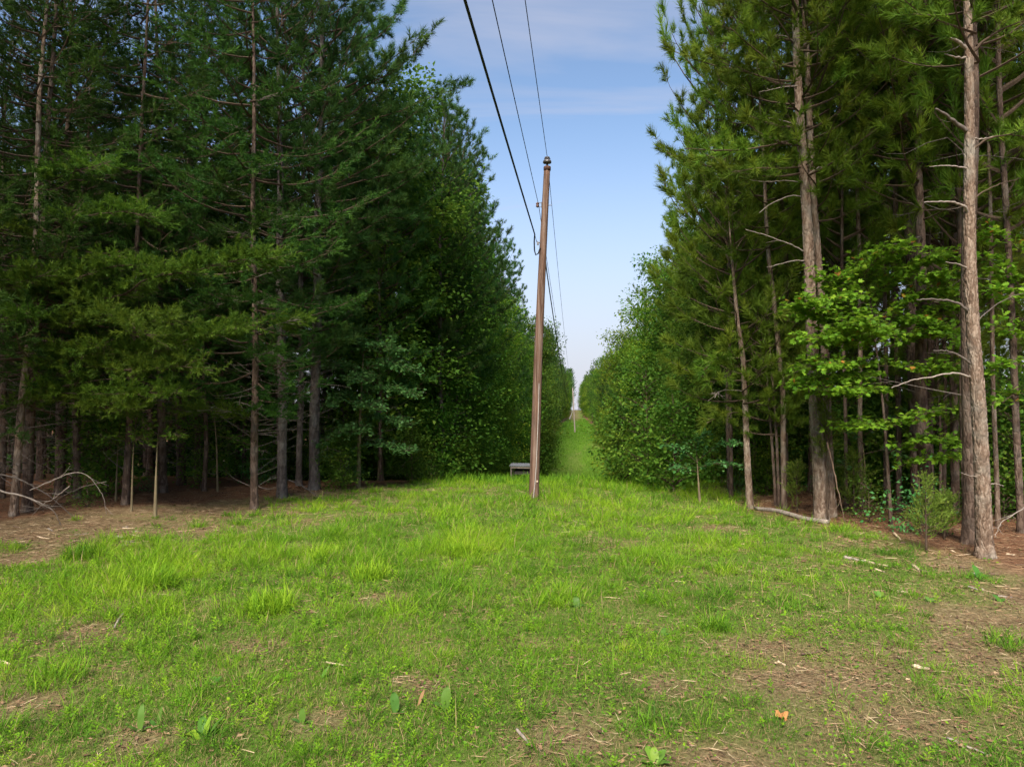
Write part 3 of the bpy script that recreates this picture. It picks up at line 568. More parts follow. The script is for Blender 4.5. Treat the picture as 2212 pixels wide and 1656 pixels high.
def bough(parent, origin, P, r0, seed, kind=None, dens=5.0, tw=.5, s0=.25, mat='needle_lit', wood='twig', name='branch', flat=.25, r1=.006):
    """one branch with its twigs; needles become a sub-part"""
    g = np.random.default_rng(seed); n = max(8, int(len(P) * 4)); Q = smooth_path(P, n); Ls = np.linalg.norm(np.diff(Q, axis=0), axis=1).sum(); br, nd = MB(), MB()
    Q[1:] += g.normal(0, .006, (n - 1, 3)); br.add(*tube(Q, np.linspace(r0, r1, n), 6), .5); TP, TD, TV = [], [], []
    for i in range(int(Ls * dens)):
        s = s0 + (1 - s0) * g.random(); k = min(n - 2, int(s * (n - 1))); p = Q[k]; tan = nrm(Q[k + 1] - Q[max(0, k - 1)]); lat = nrm(np.cross(tan, (0, 0, 1)))
        d = nrm(tan * g.uniform(.2, 1) + lat * g.choice((-1, 1)) * g.uniform(.3, 1.1) + np.array((0, 0, g.uniform(-.25, .45)))); l_ = tw * g.uniform(.4, 1.2)
        e = p + d * l_; br.add(*tube(np.array([p, p + d * l_ * .5 + g.normal(0, .02, 3), e]), [.007, .005, .003], 3, False))
        for f in range(4 if kind == 'short' else 3):
            u = 1 - f * .25 * g.uniform(.7, 1.2); TP.append(p + d * l_ * max(u, .1)); TD.append(d + g.normal(0, .5, 3) + (0, 0, flat)); TV.append(np.clip(g.normal(.55, .2), 0, 1))
    b = ob(name, br.mesh(name, M[wood], True, origin), parent)
    if kind:
        tpl = LONG if kind == 'long' else SHORT; TP, TD, TV = np.array(TP), np.array(TD), np.array(TV); sel = g.integers(0, len(tpl), len(TP))
        for k in range(len(tpl)):
            m = sel == k; bake(nd, tpl[k], TP[m], TD[m], g.uniform(.85, 1.25, m.sum()), TV[m], g=g)
        ob('needles', nd.mesh('needles', M[mat], False, origin), b)
    return b
def pxb(seq, d0, d1): 
    k = len(seq); return np.array([at(p[0], p[1], d0 + (d1 - d0) * i_ / max(1, k - 1)) for i_, p in enumerate(seq)])

# --- right wood
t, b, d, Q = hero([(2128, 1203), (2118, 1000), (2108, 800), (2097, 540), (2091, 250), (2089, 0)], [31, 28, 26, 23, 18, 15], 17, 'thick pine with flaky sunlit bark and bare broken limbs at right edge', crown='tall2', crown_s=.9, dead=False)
R1 = t
for k, (seq, dd, r0, wood) in enumerate([
        ([(2100, 817), (2075, 806), (2050, 806), (2005, 816), (1970, 820), (1945, 830), (1925, 838)], -.5, .020, 'deadwood'),
        ([(2095, 675), (2070, 655), (2040, 647), (2005, 646), (1980, 648)], -.3, .026, 'darktwig'),
        ([(2100, 790), (2070, 765), (2040, 757), (2015, 757)], -.25, .022, 'darktwig'),
        ([(2093, 464), (2085, 445), (2060, 437), (2030, 435), (1996, 437)], -.4, .026, 'deadwood'),
        ([(2092, 365), (2070, 360), (2040, 358), (2010, 360)], -.3, .016, 'deadwood'),
        ([(2090, 107), (2075, 92), (2050, 82), (2033, 74)], -.35, .040, 'deadwood'),
        ([(2088, 285), (2065, 265), (2040, 245), (2022, 235)], -.35, .045, 'darktwig'),
        ([(2090, 125), (2065, 125), (2041, 117)], -.3, .024, 'deadwood'),
        ([(2120, 1030), (2100, 1028), (2085, 1024), (2076, 1020)], -.2, .012, 'deadwood'),
        ([(2138, 1046), (2155, 1044), (2168, 1050)], -.2, .014, 'deadwood'),
        ([(2097, 580), (2075, 572), (2042, 566)], -.2, .016, 'deadwood'),
        ([(2098, 445), (2110, 425), (2130, 410), (2165, 395), (2205, 385)], .2, .018, 'twig'),
        ([(2095, 300), (2120, 300), (2150, 296)], .1, .018, 'deadwood'),
        ([(2103, 720), (2115, 700), (2112, 715), (2119, 716)], -.1, .01, 'deadwood')]):
    bough(R1, b, pxb(seq, d, d + dd), r0, 1000 + k, None, 1.2 if wood == 'darktwig' else .5, .25, wood=wood, r1=r0 * .35)
bough(R1, b, pxb([(2090, 130), (2120, 90), (2170, 60), (2230, 40)], d, d - .4), .03, 1020, 'long', 6, .5, mat='needle_long')
bough(R1, b, pxb([(2092, 330), (2130, 300), (2180, 290), (2230, 300)], d, d - .2), .025, 1021, 'long', 5, .5, mat='needle_long')

t, b, d, Q = hero([(1775, 1124), (1762, 850), (1744, 540), (1730, 250), (1717, 0)], [29, 24, 21, 17, 13], 18, 'tall straight pine with scaly bark beside the fallen log', crown='tall0', crown_s=.9, dead=False)
R2 = t
for k, (seq, dd, r0, kind) in enumerate([
        ([(1738, 395), (1700, 390), (1660, 392), (1640, 392)], -.4, .014, None), ([(1735, 425), (1705, 422), (1665, 440), (1640, 460)], -.4, .015, None),
        ([(1728, 270), (1705, 265), (1680, 258), (1660, 255)], -.3, .018, None), ([(1740, 545), (1710, 528), (1660, 510), (1610, 495)], -.6, .016, None),
        ([(1742, 565), (1715, 562), (1680, 572), (1655, 578)], -.4, .014, None), ([(1738, 385), (1752, 372), (1770, 360), (1785, 365)], .2, .015, None),
        ([(1722, 95), (1700, 78), (1675, 76)], -.3, .012, None), ([(1727, 185), (1690, 188), (1640, 200)], -.5, .014, None),
        ([(1722, 110), (1770, 112), (1840, 104), (1900, 75), (1940, 45)], -1.2, .028, 'long'), ([(1730, 215), (1780, 200), (1820, 170), (1860, 150)], -.8, .022, 'long'),
        ([(1732, 300), (1680, 310), (1600, 325), (1540, 325), (1480, 320)], -1.0, .026, 'long'), ([(1725, 150), (1660, 130), (1610, 90), (1575, 60)], -1.0, .026, 'long'),
        ([(1720, 40), (1670, 20), (1620, -20), (1590, -40)], -1.0, .026, 'long'), ([(1738, 360), (1690, 365), (1640, 362), (1580, 372)], -.8, .02, 'long')]):
    bough(R2, b, pxb(seq, d, d + dd), r0, 1050 + k, kind, 5.5 if kind else 1.0, .55 if kind else .25, mat='needle_long', wood='twig' if kind else 'deadwood', r1=r0 * .35)
hero([(1798, 1116), (1785, 850), (1767, 540), (1744, 190), (1735, 0)], [18, 16, 14, 12, 10], 17, 'reddish pine trunk rising just behind the tall straight pine', crown='tall1', crown_s=.85, dead=False)
t, b, d, Q = hero([(1620, 1097), (1612, 930), (1603, 771), (1592, 700), (1588, 640)], [15, 12.5, 11, 9, 7], 8.2, 'young pine with shaggy drooping needles at the head of the fallen log', crown='mid1', dead=False, amp=.010)
for k, (seq, kind) in enumerate([([(1603, 772), (1580, 755), (1545, 775), (1520, 800)], 'long'), ([(1606, 845), (1580, 842), (1550, 845), (1545, 860)], None), ([(1607, 892), (1580, 890), (1545, 905), (1520, 915)], 'long'),
                                 ([(1602, 760), (1640, 735), (1680, 730), (1710, 740)], 'long'), ([(1598, 700), (1640, 690), (1690, 690), (1725, 700)], 'long'), ([(1603, 790), (1570, 795), (1540, 830)], 'long')]):
    bough(t, b, pxb(seq, d, d - .5), .012, 1090 + k, kind, 8, .35, mat='needle_long', wood='twig' if kind else 'deadwood', s0=.4)
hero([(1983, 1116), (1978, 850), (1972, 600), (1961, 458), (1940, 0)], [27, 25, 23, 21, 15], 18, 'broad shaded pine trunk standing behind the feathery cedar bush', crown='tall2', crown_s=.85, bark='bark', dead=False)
RIGHT = [([(2084, 1132), (2078, 840), (2073, 540), (2066, 30)], [10, 10, 9.5, 9], 'reddish pine rising close behind the thick flaky-barked pine', 0),
         ([(2012, 1112), (2008, 700), (2000, 300)], [13, 12, 9], 'slim pine just right of the broad shaded trunk', 0), ([(1942, 1106), (1936, 600), (1930, 150)], [12, 11, 8], 'slender pine just left of the broad shaded trunk', 0),
         ([(2063, 1112), (2058, 540), (2046, 150)], [17, 14, 10], 'medium pine left of the thick flaky-barked pine', 0), ([(2040, 1108), (2038, 540)], [8.5, 7], 'thin pine squeezed between two medium trunks near right edge', 0),
         ([(1860, 1094), (1856, 540), (1850, 270)], [10, 9, 7], 'thin straight pine behind the maple sapling leaves', 1), ([(1828, 1096), (1820, 600)], [8, 7], 'thin pine between scaly pine pair and maple sapling', 0),
         ([(2156, 1136), (2146, 840), (2138, 400)], [10, 9, 7], 'thin leaning pine right of the thick flaky-barked pine', 1), ([(2206, 1150), (2192, 800), (2175, 540), (2158, 100)], [14, 13, 12, 10], 'curving grey pine at the extreme right margin', 0),
         ([(1694, 1098), (1690, 850), (1672, 640), (1660, 540)], [12, 11, 10, 9], 'crooked pine between young shaggy pine and scaly pine', 1), ([(1579, 1078), (1577, 725), (1570, 500)], [9, 8, 7], 'shaded pine just behind the young shaggy pine', 0),
         ([(1913, 1094), (1912, 540), (1910, 200)], [9, 8, 6], 'narrow pine behind the leaning maple stem', 0)]
for k, (p, w_, lab, v) in enumerate(RIGHT):
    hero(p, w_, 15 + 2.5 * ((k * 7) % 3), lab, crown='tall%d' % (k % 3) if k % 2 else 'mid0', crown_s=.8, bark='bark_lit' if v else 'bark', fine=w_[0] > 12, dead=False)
for p, lab in (([(1684, 1095), (1678, 950), (1665, 800)], 'right-hand stem of the thin twin saplings'), ([(1676, 1092), (1668, 950), (1656, 790)], 'left-hand stem of the thin twin saplings'),
               ([(2030, 1120), (2031, 960), (2027, 800)], 'wiry bare sapling in the shade behind the cedar bush')):
    hero(p, [7, 6, 5], 5.5, lab, name='sapling', fine=False, bark='bark', crown='mid1', crown_s=.55, dead=False, cat='sapling')

# --- left wood
t, b, d, Q = hero([(29, 1113), (45, 900), (70, 677), (88, 195)], [15, 14, 13, 9], 15, 'slender pale pine slanting at far left with long needled boughs', crown='short1', crown_s=.9)
for k, (seq, dd, r0, dens) in enumerate([
        ([(67, 665), (123, 655), (187, 650), (255, 640), (281, 631), (299, 611), (337, 596), (384, 590), (439, 580), (498, 564), (536, 560), (590, 558)], -2.2, .034, 13),
        ([(47, 650), (67, 636), (117, 621), (147, 605), (200, 590)], -1.2, .022, 14), ([(-30, 552), (0, 555), (73, 558), (155, 557), (199, 558), (243, 551), (300, 560)], -1.0, .026, 2.5),
        ([(-20, 778), (73, 771), (132, 763), (176, 755), (230, 745)], -1.1, .022, 7), ([(64, 809), (97, 788), (173, 769), (230, 762)], -.9, .016, 7),
        ([(200, 758), (243, 769), (275, 766), (316, 763), (355, 756), (400, 735), (470, 715), (540, 702)], -1.6, .020, 13), ([(-30, 900), (59, 867), (129, 835), (214, 820), (290, 815)], -1.0, .016, 5),
        ([(60, 700), (130, 700), (220, 690), (300, 700), (380, 690)], -2.0, .018, 11), ([(60, 860), (140, 870), (230, 880), (320, 885)], -1.2, .014, 9), ([(-40, 640), (0, 625), (40, 610), (90, 595)], -1.6, .02, 13),
        ([(75, 600), (160, 640), (260, 690), (330, 730)], -2.4, .018, 9), ([(-20, 700), (0, 690), (60, 672)], -1.5, .016, 9), ([(70, 640), (150, 600), (240, 575), (330, 570)], -1.2, .02, 9), ([(60, 760), (170, 790), (280, 800), (380, 790), (460, 800)], -2.2, .016, 9), ([(50, 840), (150, 850), (260, 850), (400, 850)], -1.6, .014, 7), ([(80, 480), (160, 470), (260, 455), (340, 470)], -1.6, .02, 9), ([(85, 400), (160, 370), (240, 350)], -1.6, .02, 8), ([(80, 520), (30, 500), (-30, 490)], -1.2, .02, 9)]):
    bough(t, b, pxb(seq, d, d + dd), r0, 1200 + k, 'short', dens * 1.9, .50, s0=.15, mat='needle_lit', wood='twig', flat=.35)
t, b, d, Q = hero([(550, 1100), (550, 850), (550, 690), (548, 400)], [16, 14, 12, 9], 17, 'pine with reddish base nearest the grass left of the grey trunks', bark='bark', crown='short0')
for k, seq in enumerate([[(550, 910), (500, 890), (450, 885), (400, 890)], [(550, 720), (600, 700), (640, 690)], [(550, 880), (590, 890), (620, 900)], [(550, 640), (500, 650), (430, 670)], [(548, 600), (600, 585), (660, 570)], [(550, 780), (560, 765), (590, 760)], [(549, 520), (530, 505), (490, 500)], [(549, 500), (570, 480), (620, 470)], [(548, 440), (535, 420), (480, 400)], [(548, 380), (560, 360), (610, 350)], [(548, 300), (535, 280), (500, 270)], [(548, 660), (560, 650), (570, 660)], [(548, 230), (560, 215), (600, 200)]]):
    bough(t, b, pxb(seq, d, d - 1.0), .014, 1240 + k, 'short', 15, .45, s0=.1, mat='needle_lit' if k < 2 else 'needle_short', wood='darktwig')
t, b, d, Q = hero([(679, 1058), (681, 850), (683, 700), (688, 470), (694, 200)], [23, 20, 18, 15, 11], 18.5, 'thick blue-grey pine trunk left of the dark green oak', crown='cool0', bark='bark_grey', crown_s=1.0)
for k, seq in enumerate([[(693, 330), (760, 270), (850, 245), (910, 220), (960, 200), (1000, 190)], [(694, 250), (780, 190), (860, 150), (900, 110), (925, 80)], [(694, 200), (760, 120), (830, 70), (870, 20)],
                         [(690, 420), (780, 390), (880, 370), (960, 330)], [(690, 500), (780, 470), (870, 470)], [(694, 120), (760, 40), (820, -10)], [(688, 560), (740, 540), (800, 520), (850, 520)]]):
    bough(t, b, pxb(seq, d, d + .8), .032, 1260 + k, 'long', 7, .6, s0=.35, mat='needle_cool')
for k, seq in enumerate([[(683, 700), (720, 690), (760, 670)], [(682, 800), (712, 790), (740, 770)], [(680, 900), (712, 885), (735, 868)], [(684, 620), (720, 605), (760, 600)], [(681, 850), (650, 830), (632, 800)]]):
    bough(t, b, pxb(seq, d, d - .3), .012, 1270 + k, None, 2, .3, wood='darktwig')
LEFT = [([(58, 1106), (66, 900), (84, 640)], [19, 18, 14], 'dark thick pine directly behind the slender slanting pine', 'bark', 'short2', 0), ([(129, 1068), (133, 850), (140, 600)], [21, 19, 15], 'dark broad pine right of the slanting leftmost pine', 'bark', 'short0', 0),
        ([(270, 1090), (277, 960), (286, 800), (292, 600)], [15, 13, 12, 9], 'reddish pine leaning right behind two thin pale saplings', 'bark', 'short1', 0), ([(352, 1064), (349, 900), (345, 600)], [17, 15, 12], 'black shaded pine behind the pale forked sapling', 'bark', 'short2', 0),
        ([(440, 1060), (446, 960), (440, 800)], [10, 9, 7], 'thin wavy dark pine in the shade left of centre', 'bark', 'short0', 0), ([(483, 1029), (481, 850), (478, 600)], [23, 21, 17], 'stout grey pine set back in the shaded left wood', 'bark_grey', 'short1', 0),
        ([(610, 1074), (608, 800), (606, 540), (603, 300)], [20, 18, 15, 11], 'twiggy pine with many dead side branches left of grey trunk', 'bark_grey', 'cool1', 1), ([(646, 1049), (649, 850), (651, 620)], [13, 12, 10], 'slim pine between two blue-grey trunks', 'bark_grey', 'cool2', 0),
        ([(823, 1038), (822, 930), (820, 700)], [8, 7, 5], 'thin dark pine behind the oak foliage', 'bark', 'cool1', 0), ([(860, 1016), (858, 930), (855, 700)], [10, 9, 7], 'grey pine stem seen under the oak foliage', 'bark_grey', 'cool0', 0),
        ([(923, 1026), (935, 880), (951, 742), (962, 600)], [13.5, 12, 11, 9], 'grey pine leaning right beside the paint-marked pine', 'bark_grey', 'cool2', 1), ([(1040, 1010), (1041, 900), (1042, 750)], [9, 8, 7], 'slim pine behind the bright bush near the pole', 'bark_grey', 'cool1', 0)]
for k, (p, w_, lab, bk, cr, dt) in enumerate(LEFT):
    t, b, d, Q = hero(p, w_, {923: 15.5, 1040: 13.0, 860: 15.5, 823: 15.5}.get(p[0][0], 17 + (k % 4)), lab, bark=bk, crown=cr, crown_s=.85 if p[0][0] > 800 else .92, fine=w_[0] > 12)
    if dt:
        g = np.random.default_rng(k); 
        for q in range(14 if k == 6 else 6):
            i_ = g.integers(8, 34); p0 = Q[i_]; az = g.uniform(2.2, 5.8); L_ = g.uniform(.5, 1.4); dr = np.array((math.cos(az), math.sin(az), g.uniform(.1, .7)))
            bough(t, b, np.array([p0, p0 + dr * L_ * .5, p0 + dr * L_ + (0, 0, -.1)]), .011, 1300 + 20 * k + q, None, 4, .3, wood='darktwig', r1=.003)
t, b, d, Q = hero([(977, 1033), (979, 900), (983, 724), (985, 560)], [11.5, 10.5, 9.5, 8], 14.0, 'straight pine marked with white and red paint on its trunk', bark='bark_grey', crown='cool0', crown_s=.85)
for nm, y0, y1, col, a0, a1 in (('white_blaze', 958, 967, (.78, .74, .72), -1.0, .35), ('red_blaze', 969, 976, (.45, .015, .035), -1.5, 1.5)):
    mb = MB(); zt = at(977.5, y0, d)[2] - b[2]; zl = at(977.5, y1, d)[2] - b[2]; zc = np.linspace(zl, zt, 7); aa = np.linspace(a0, a1, 11) - math.pi / 2; V = []
    for z in zc:
        c = np.array([np.interp(z + b[2], Q[:, 2], Q[:, q]) for q in (0, 1)]) - b[:2]
        for a in aa: V.append((c[0] + (5.25 * d / FPX + .010 + .003 * math.sin(z * 60 + a * 9)) * math.cos(a), c[1] + (5.25 * d / FPX + .010) * math.sin(a), z + .012 * math.sin(a * 7 + z * 20)))
    F = [q for i_ in range(6) for j_ in range(10) for q in ((i_ * 11 + j_, i_ * 11 + j_ + 1, i_ * 11 + j_ + 12), (i_ * 11 + j_, i_ * 11 + j_ + 12, i_ * 11 + j_ + 11))]
    mb.add(V, F); o = ob(nm, mb.mesh(nm, plain_mat(nm, tuple(c_ * .75 for c_ in col), col, 40), True), t); o['label'] = nm.split('_')[0] + ' paint mark on the bark'

# ------------------------------------------------------------------ leafy saplings and cedars
def layered(name, stem_px, wst, tiers, leaf, mat, lsz, label, cat, seed, d=None, droop=-.15, per_m=16, bark='bark_smooth', spread=.35):
    """sapling: traced stem, traced leafy boughs (pixel path, depth change, fullness)"""
    base, dd = gp(*stem_px[0]); d = d or dd; g = np.random.default_rng(seed)
    if abs(d - dd) > .01: q = at(stem_px[0][0], stem_px[0][1], d); base = np.array((q[0], q[1], float(zg(q[0], q[1]))))
    P = np.array([base - (0, 0, .1)] + [base] + [at(p[0], p[1], d) for p in stem_px[1:]]); t = thing(name, base, label, cat)
    Q = smooth_path(P, 30); ob('trunk', MB().add(*tube(Q - base, np.linspace(wst * d / FPX * .5 * 1.15, .006, 30), 9)).mesh('trunk', M[bark], True), t)
    br, lv = MB(), MB(); LP, LD, LA = [], [], []
    for seq, dd_, full in tiers:
        B = smooth_path(pxb(seq, d, d + dd_), 12); Ls = np.linalg.norm(np.diff(B, axis=0), axis=1).sum(); br.add(*tube(B - base, np.linspace(.012, .004, 12), 5))
        for i_ in range(int(Ls * per_m * full) + 2):
            s = .12 + .88 * g.random() ** .8; k = min(10, int(s * 11)); p = B[k] + (B[k + 1] - B[k]) * g.random(); tan = nrm(B[k + 1] - B[k]); lat = nrm(np.cross(tan, (0, 0, 1)))
            dv = nrm(tan * g.uniform(.1, .8) + lat * g.normal(0, 1) + (0, 0, g.uniform(-.15, .3))); l_ = spread * g.uniform(.3, 1.3); e = p + dv * l_
            br.add(*tube(np.array([p, (p + e) / 2 + (0, 0, .015), e]) - base, [.004, .003, .002], 3, False))
            for f in range(g.integers(4, 8)):
                LP.append(p + (e - p) * g.uniform(.25, 1.05) + g.normal(0, .03, 3)); LD.append(dv + g.normal(0, .75, 3) * (1, 1, .5) + (0, 0, droop)); LA.append(np.clip(g.normal(.52, .2), 0, 1))
    LP, LD = np.array(LP), np.array(LD); bake(lv, leaf, LP - base, LD, lsz * g.uniform(.65, 1.2, len(LP)), np.array(LA), up=np.array((0, 0, 1.0)) + g.normal(0, .45, (len(LP), 3)), g=g)
    ob('limbs', br.mesh('limbs', M['twig']), t); ob('crown', lv.mesh('crown', M[mat]), t); return t
layered('maple_sapling', [(1925, 1133), (1917, 1000), (1908, 880), (1898, 790), (1888, 720), (1880, 640)], 8,
        [([(1900, 800), (1860, 810), (1800, 815), (1740, 830)], -.8, 1.2), ([(1905, 830), (1850, 845), (1790, 845)], -1.2, .8), ([(1890, 730), (1850, 720), (1790, 690), (1735, 660)], -.9, 1.3), ([(1893, 750), (1850, 745), (1800, 730), (1760, 730)], -1.3, 1.0),
         ([(1895, 760), (1940, 740), (1990, 720), (2050, 715)], -.9, 1.1), ([(1900, 790), (1950, 790), (2010, 800), (2060, 790)], -1.1, .9), ([(1885, 690), (1930, 670), (1980, 640), (2050, 630)], -.8, 1.2), ([(1880, 650), (1920, 610), (1980, 570), (2040, 560)], -.8, 1.2),
         ([(1880, 640), (1860, 600), (1890, 560), (1940, 540)], -1.0, 1.1), ([(1882, 660), (1870, 610), (1875, 570)], -.3, 1.2), ([(1886, 700), (1840, 680), (1810, 640), (1800, 600)], -.8, 1.2), ([(1890, 740), (1880, 720), (1850, 700)], -1.6, 1.2), ([(1890, 720), (1940, 700), (2000, 680), (2070, 665)], -.6, 1.2), ([(1915, 980), (1950, 960), (2000, 945), (2060, 955)], -.9, .8), ([(1912, 920), (1870, 915), (1830, 920)], -.8, .7), ([(1918, 1020), (1960, 1000), (2020, 985), (2075, 990)], -1.0, .6), ([(1881, 645), (1830, 640), (1780, 650)], -1.0, .8), ([(1884, 680), (1960, 690), (2030, 700), (2080, 740)], -1.2, .9), ([(1895, 770), (1850, 790), (1800, 785), (1755, 790)], -1.4, .8), ([(1881, 640), (1930, 600), (2000, 600), (2070, 590)], -1.2, .8), ([(1912, 930), (1960, 905), (2010, 890)], -1.2, .5)],
        MAPLE, 'leaf_maple', .115, 'maple sapling spreading layers of bright leaves between two big pines', 'maple sapling', 2001, per_m=52, bark='bark', spread=.55, droop=-.4)
layered('oak_sapling', [(2240, 1150), (2232, 900), (2225, 700)], 8, [([(2230, 800), (2190, 780), (2150, 790)], -.4, 1), ([(2228, 740), (2190, 720), (2150, 700)], -.4, 1), ([(2232, 850), (2190, 850), (2165, 870)], -.4, .8), ([(2225, 680), (2180, 640), (2130, 620)], -.4, 1.1),
         ([(2222, 640), (2180, 590), (2130, 560)], -.3, 1.0), ([(2222, 560), (2180, 520), (2140, 500)], -.3, 1.0)], OAK, 'leaf_maple', .15, 'oak sapling reaching in leaves from the right margin', 'oak sapling', 2002)['label'] = 'leafy oak sapling reaching in from the right margin'
layered('broadleaf_sapling', [(1870, 1108), (1868, 1000), (1860, 930)], 5, [([(1868, 960), (1830, 930), (1790, 925)], -.6, 1), ([(1865, 940), (1900, 920), (1950, 900)], -.5, .9), ([(1867, 980), (1910, 970), (1960, 985)], -.5, .8), ([(1868, 1020), (1830, 1000), (1800, 1010)], -.4, .6)],
        OAK, 'leaf_oak', .12, 'small broad-leaved sapling below the maple sapling', 'sapling', 2003)
layered('oak_sapling', [(774, 1054), (776, 960), (780, 860), (785, 760)], 10,
        [([(777, 930), (740, 930), (705, 950)], -.6, 1.3), ([(778, 900), (820, 900), (870, 920)], -.6, 1.3), ([(779, 860), (740, 850), (715, 870)], -.7, 1.4), ([(780, 850), (830, 835), (890, 850)], -.8, 1.5), ([(782, 810), (750, 790), (725, 790)], -.7, 1.4), ([(783, 800), (830, 780), (885, 800)], -.7, 1.5),
         ([(784, 770), (770, 740), (750, 730)], -.6, 1.3), ([(785, 760), (820, 745), (850, 755)], -.7, 1.3), ([(776, 960), (740, 975), (712, 985)], -.8, 1.1), ([(777, 955), (830, 960), (880, 975)], -.8, 1.2), ([(779, 880), (790, 870), (800, 880)], -1.4, 1.6), ([(782, 820), (780, 810), (770, 820)], -1.3, 1.6), ([(778, 920), (770, 920), (760, 935)], -1.3, 1.5)],
        OAK, 'leaf_oak', .14, 'dense dark green young oak at the edge of the left wood', 'oak sapling', 2004, per_m=40, spread=.5)
for k, (px, py, hy, lab, sd, w_) in enumerate(((335, 1117, 950, 'pale straight sapling with few leaves nearest the grass at left', 2010, 8), (284, 1104, 945, 'thin yellowish sapling left of the pale straight sapling', 2011, 5), (250, 1083, 960, 'wispy bare stem left of the leaning reddish pine', 2012, 5))):
    layered('broadleaf_sapling', [(px, py), (px + 2, (py + hy) / 2), (px + 5, hy)], w_, [([(px + 4, hy + 25), (px - 25, hy - 5), (px - 45, hy)], -.4, .8), ([(px + 5, hy + 10), (px + 35, hy - 15), (px + 60, hy - 5)], -.4, .9), ([(px + 5, hy), (px + 10, hy - 40), (px + 20, hy - 70)], -.3, .8)],
            LEAF, 'leaf_green', .11, lab, 'sapling', sd)
layered('broadleaf_sapling', [(1512, 1086), (1508, 1030), (1505, 985)], 6, [([(1507, 1000), (1480, 975), (1455, 965)], -.5, 1.2), ([(1506, 995), (1550, 960), (1600, 955)], -.6, 1.3), ([(1507, 1010), (1545, 1000), (1590, 1005)], -.5, 1.2), ([(1506, 985), (1500, 955), (1520, 940)], -.4, 1.2), ([(1508, 1020), (1480, 1010), (1460, 1015)], -.4, 1)],
        LEAF, 'leaf_oak', .13, 'small flat-topped leafy sapling left of the young shaggy pine', 'sapling', 2015)
layered('broadleaf_sapling', [(470, 1062), (468, 960), (462, 890)], 5, [([(464, 900), (430, 870), (390, 865)], -.8, 1.1), ([(463, 895), (500, 870), (545, 875)], -.7, 1.0), ([(466, 930), (420, 915), (380, 920)], -.6, .9), ([(466, 940), (510, 950), (545, 965)], -.6, .8)], LEAF, 'leaf_green', .12, 'round-leaved sapling glowing green inside the left wood', 'sapling', 2016)

def cedar(base_px, hpx, wpx, label, seed, n=60, d=None, zfrac=.12):
    base, dd = gp(*base_px); d = d or dd; H, W = hpx * d / FPX, wpx * d / FPX / 2; g = np.random.default_rng(seed); t = thing('cedar_bush', base, label, 'cedar')
    wob = axis_wob(seed, H, .03); ob('trunk', MB().add(*tube(np.array([wob(z) for z in np.linspace(0, H * .95, 12)]), np.linspace(.022, .004, 12), 6)).mesh('trunk', M['twig'], True), t); br, lv = MB(), MB(); P, D, A = [], [], []; pw = g.uniform(.5, 1.5, 12)
    for i_ in range(n):
        u = g.random(); z = H * (zfrac + (1 - zfrac) * u); az = g.random() * 6.28; l_ = W * (1 - u) ** .9 * g.uniform(.35, 1.1) * pw[int(az / 6.29 * 6) + 6 * int(u > .4)] + .08; e = R(g.uniform(20, 60)); dv = np.array((math.cos(az) * math.cos(e), math.sin(az) * math.cos(e), math.sin(e) * .8))
        b0 = wob(z); B = np.array([b0, b0 + dv * l_ * .5 - (0, 0, .03), b0 + dv * l_]); br.add(*tube(B, [.006, .004, .002], 3, False))
        for q in range(int(4 + l_ * 20)):
            s = g.uniform(.15, 1.05); P.append(b0 + dv * l_ * s + g.normal(0, .035, 3)); D.append(dv + g.normal(0, .5, 3) + (0, 0, .3)); A.append(np.clip(g.normal(.5, .2), 0, 1))
    sel = g.integers(0, 4, len(P)); P, D, A = np.array(P), np.array(D), np.array(A)
    for k in range(4): m = sel == k; bake(lv, CEDAR[k], P[m], D[m], g.uniform(.7, 1.2, m.sum()), A[m], g=g)
    ob('limbs', br.mesh('limbs', M['twig']), t); ob('crown', lv.mesh('crown', M['cedar']), t)
cedar((2001, 1193), 165, 105, 'feathery light green cedar bush left of the thick right pine', 2101, 46)
cedar((2040, 1165), 95, 95, 'low spreading cedar bush behind the feathery cedar', 2102, 50)
cedar((1788, 1128), 300, 95, 'tall thin cedar growing up against the scaly pine', 2103, 60, zfrac=.45)
cedar((1722, 1108), 110, 70, 'small dark cedar between the twin saplings and scaly pine', 2104, 40)
cedar((1845, 1112), 130, 120, 'soft cedar under the maple sapling', 2105, 55)

# ------------------------------------------------------------------ the woods behind: each tree a copy of a kind
hero_xy = [np.array(o.location[:2]) for o in C.objects if o.get('category') and o.parent is None and o.name.split('.')[0] in ('pine_tree',)]
def fill(n, region, mind, seed):
    g = np.random.default_rng(seed); pts = []
    for q in range(20000):
        if len(pts) >= n: break
        x, y = region(g)
        if all((x - p[0]) ** 2 + (y - p[1]) ** 2 > mind ** 2 for p in pts) and all((x - p[0]) ** 2 + (y - p[1]) ** 2 > 1.0 for p in hero_xy): pts.append((x, y))
    return pts
def infr(x, y, m=120):
    u, v, d = proj(np.array((x, y, 2.0))); return -m < u < 2212 + m and d > 1
def reg_l(g):
    while True:
        y = g.uniform(17, 46); x = edge_l(y) - g.uniform(1.6, 30)
        if infr(x, y): return x, y
def reg_r(g):
    while True:
        y = g.uniform(14, 44); x = edge_r(y) + g.uniform(1.6, 26)
        if infr(x, y): return x, y
g = np.random.default_rng(5)
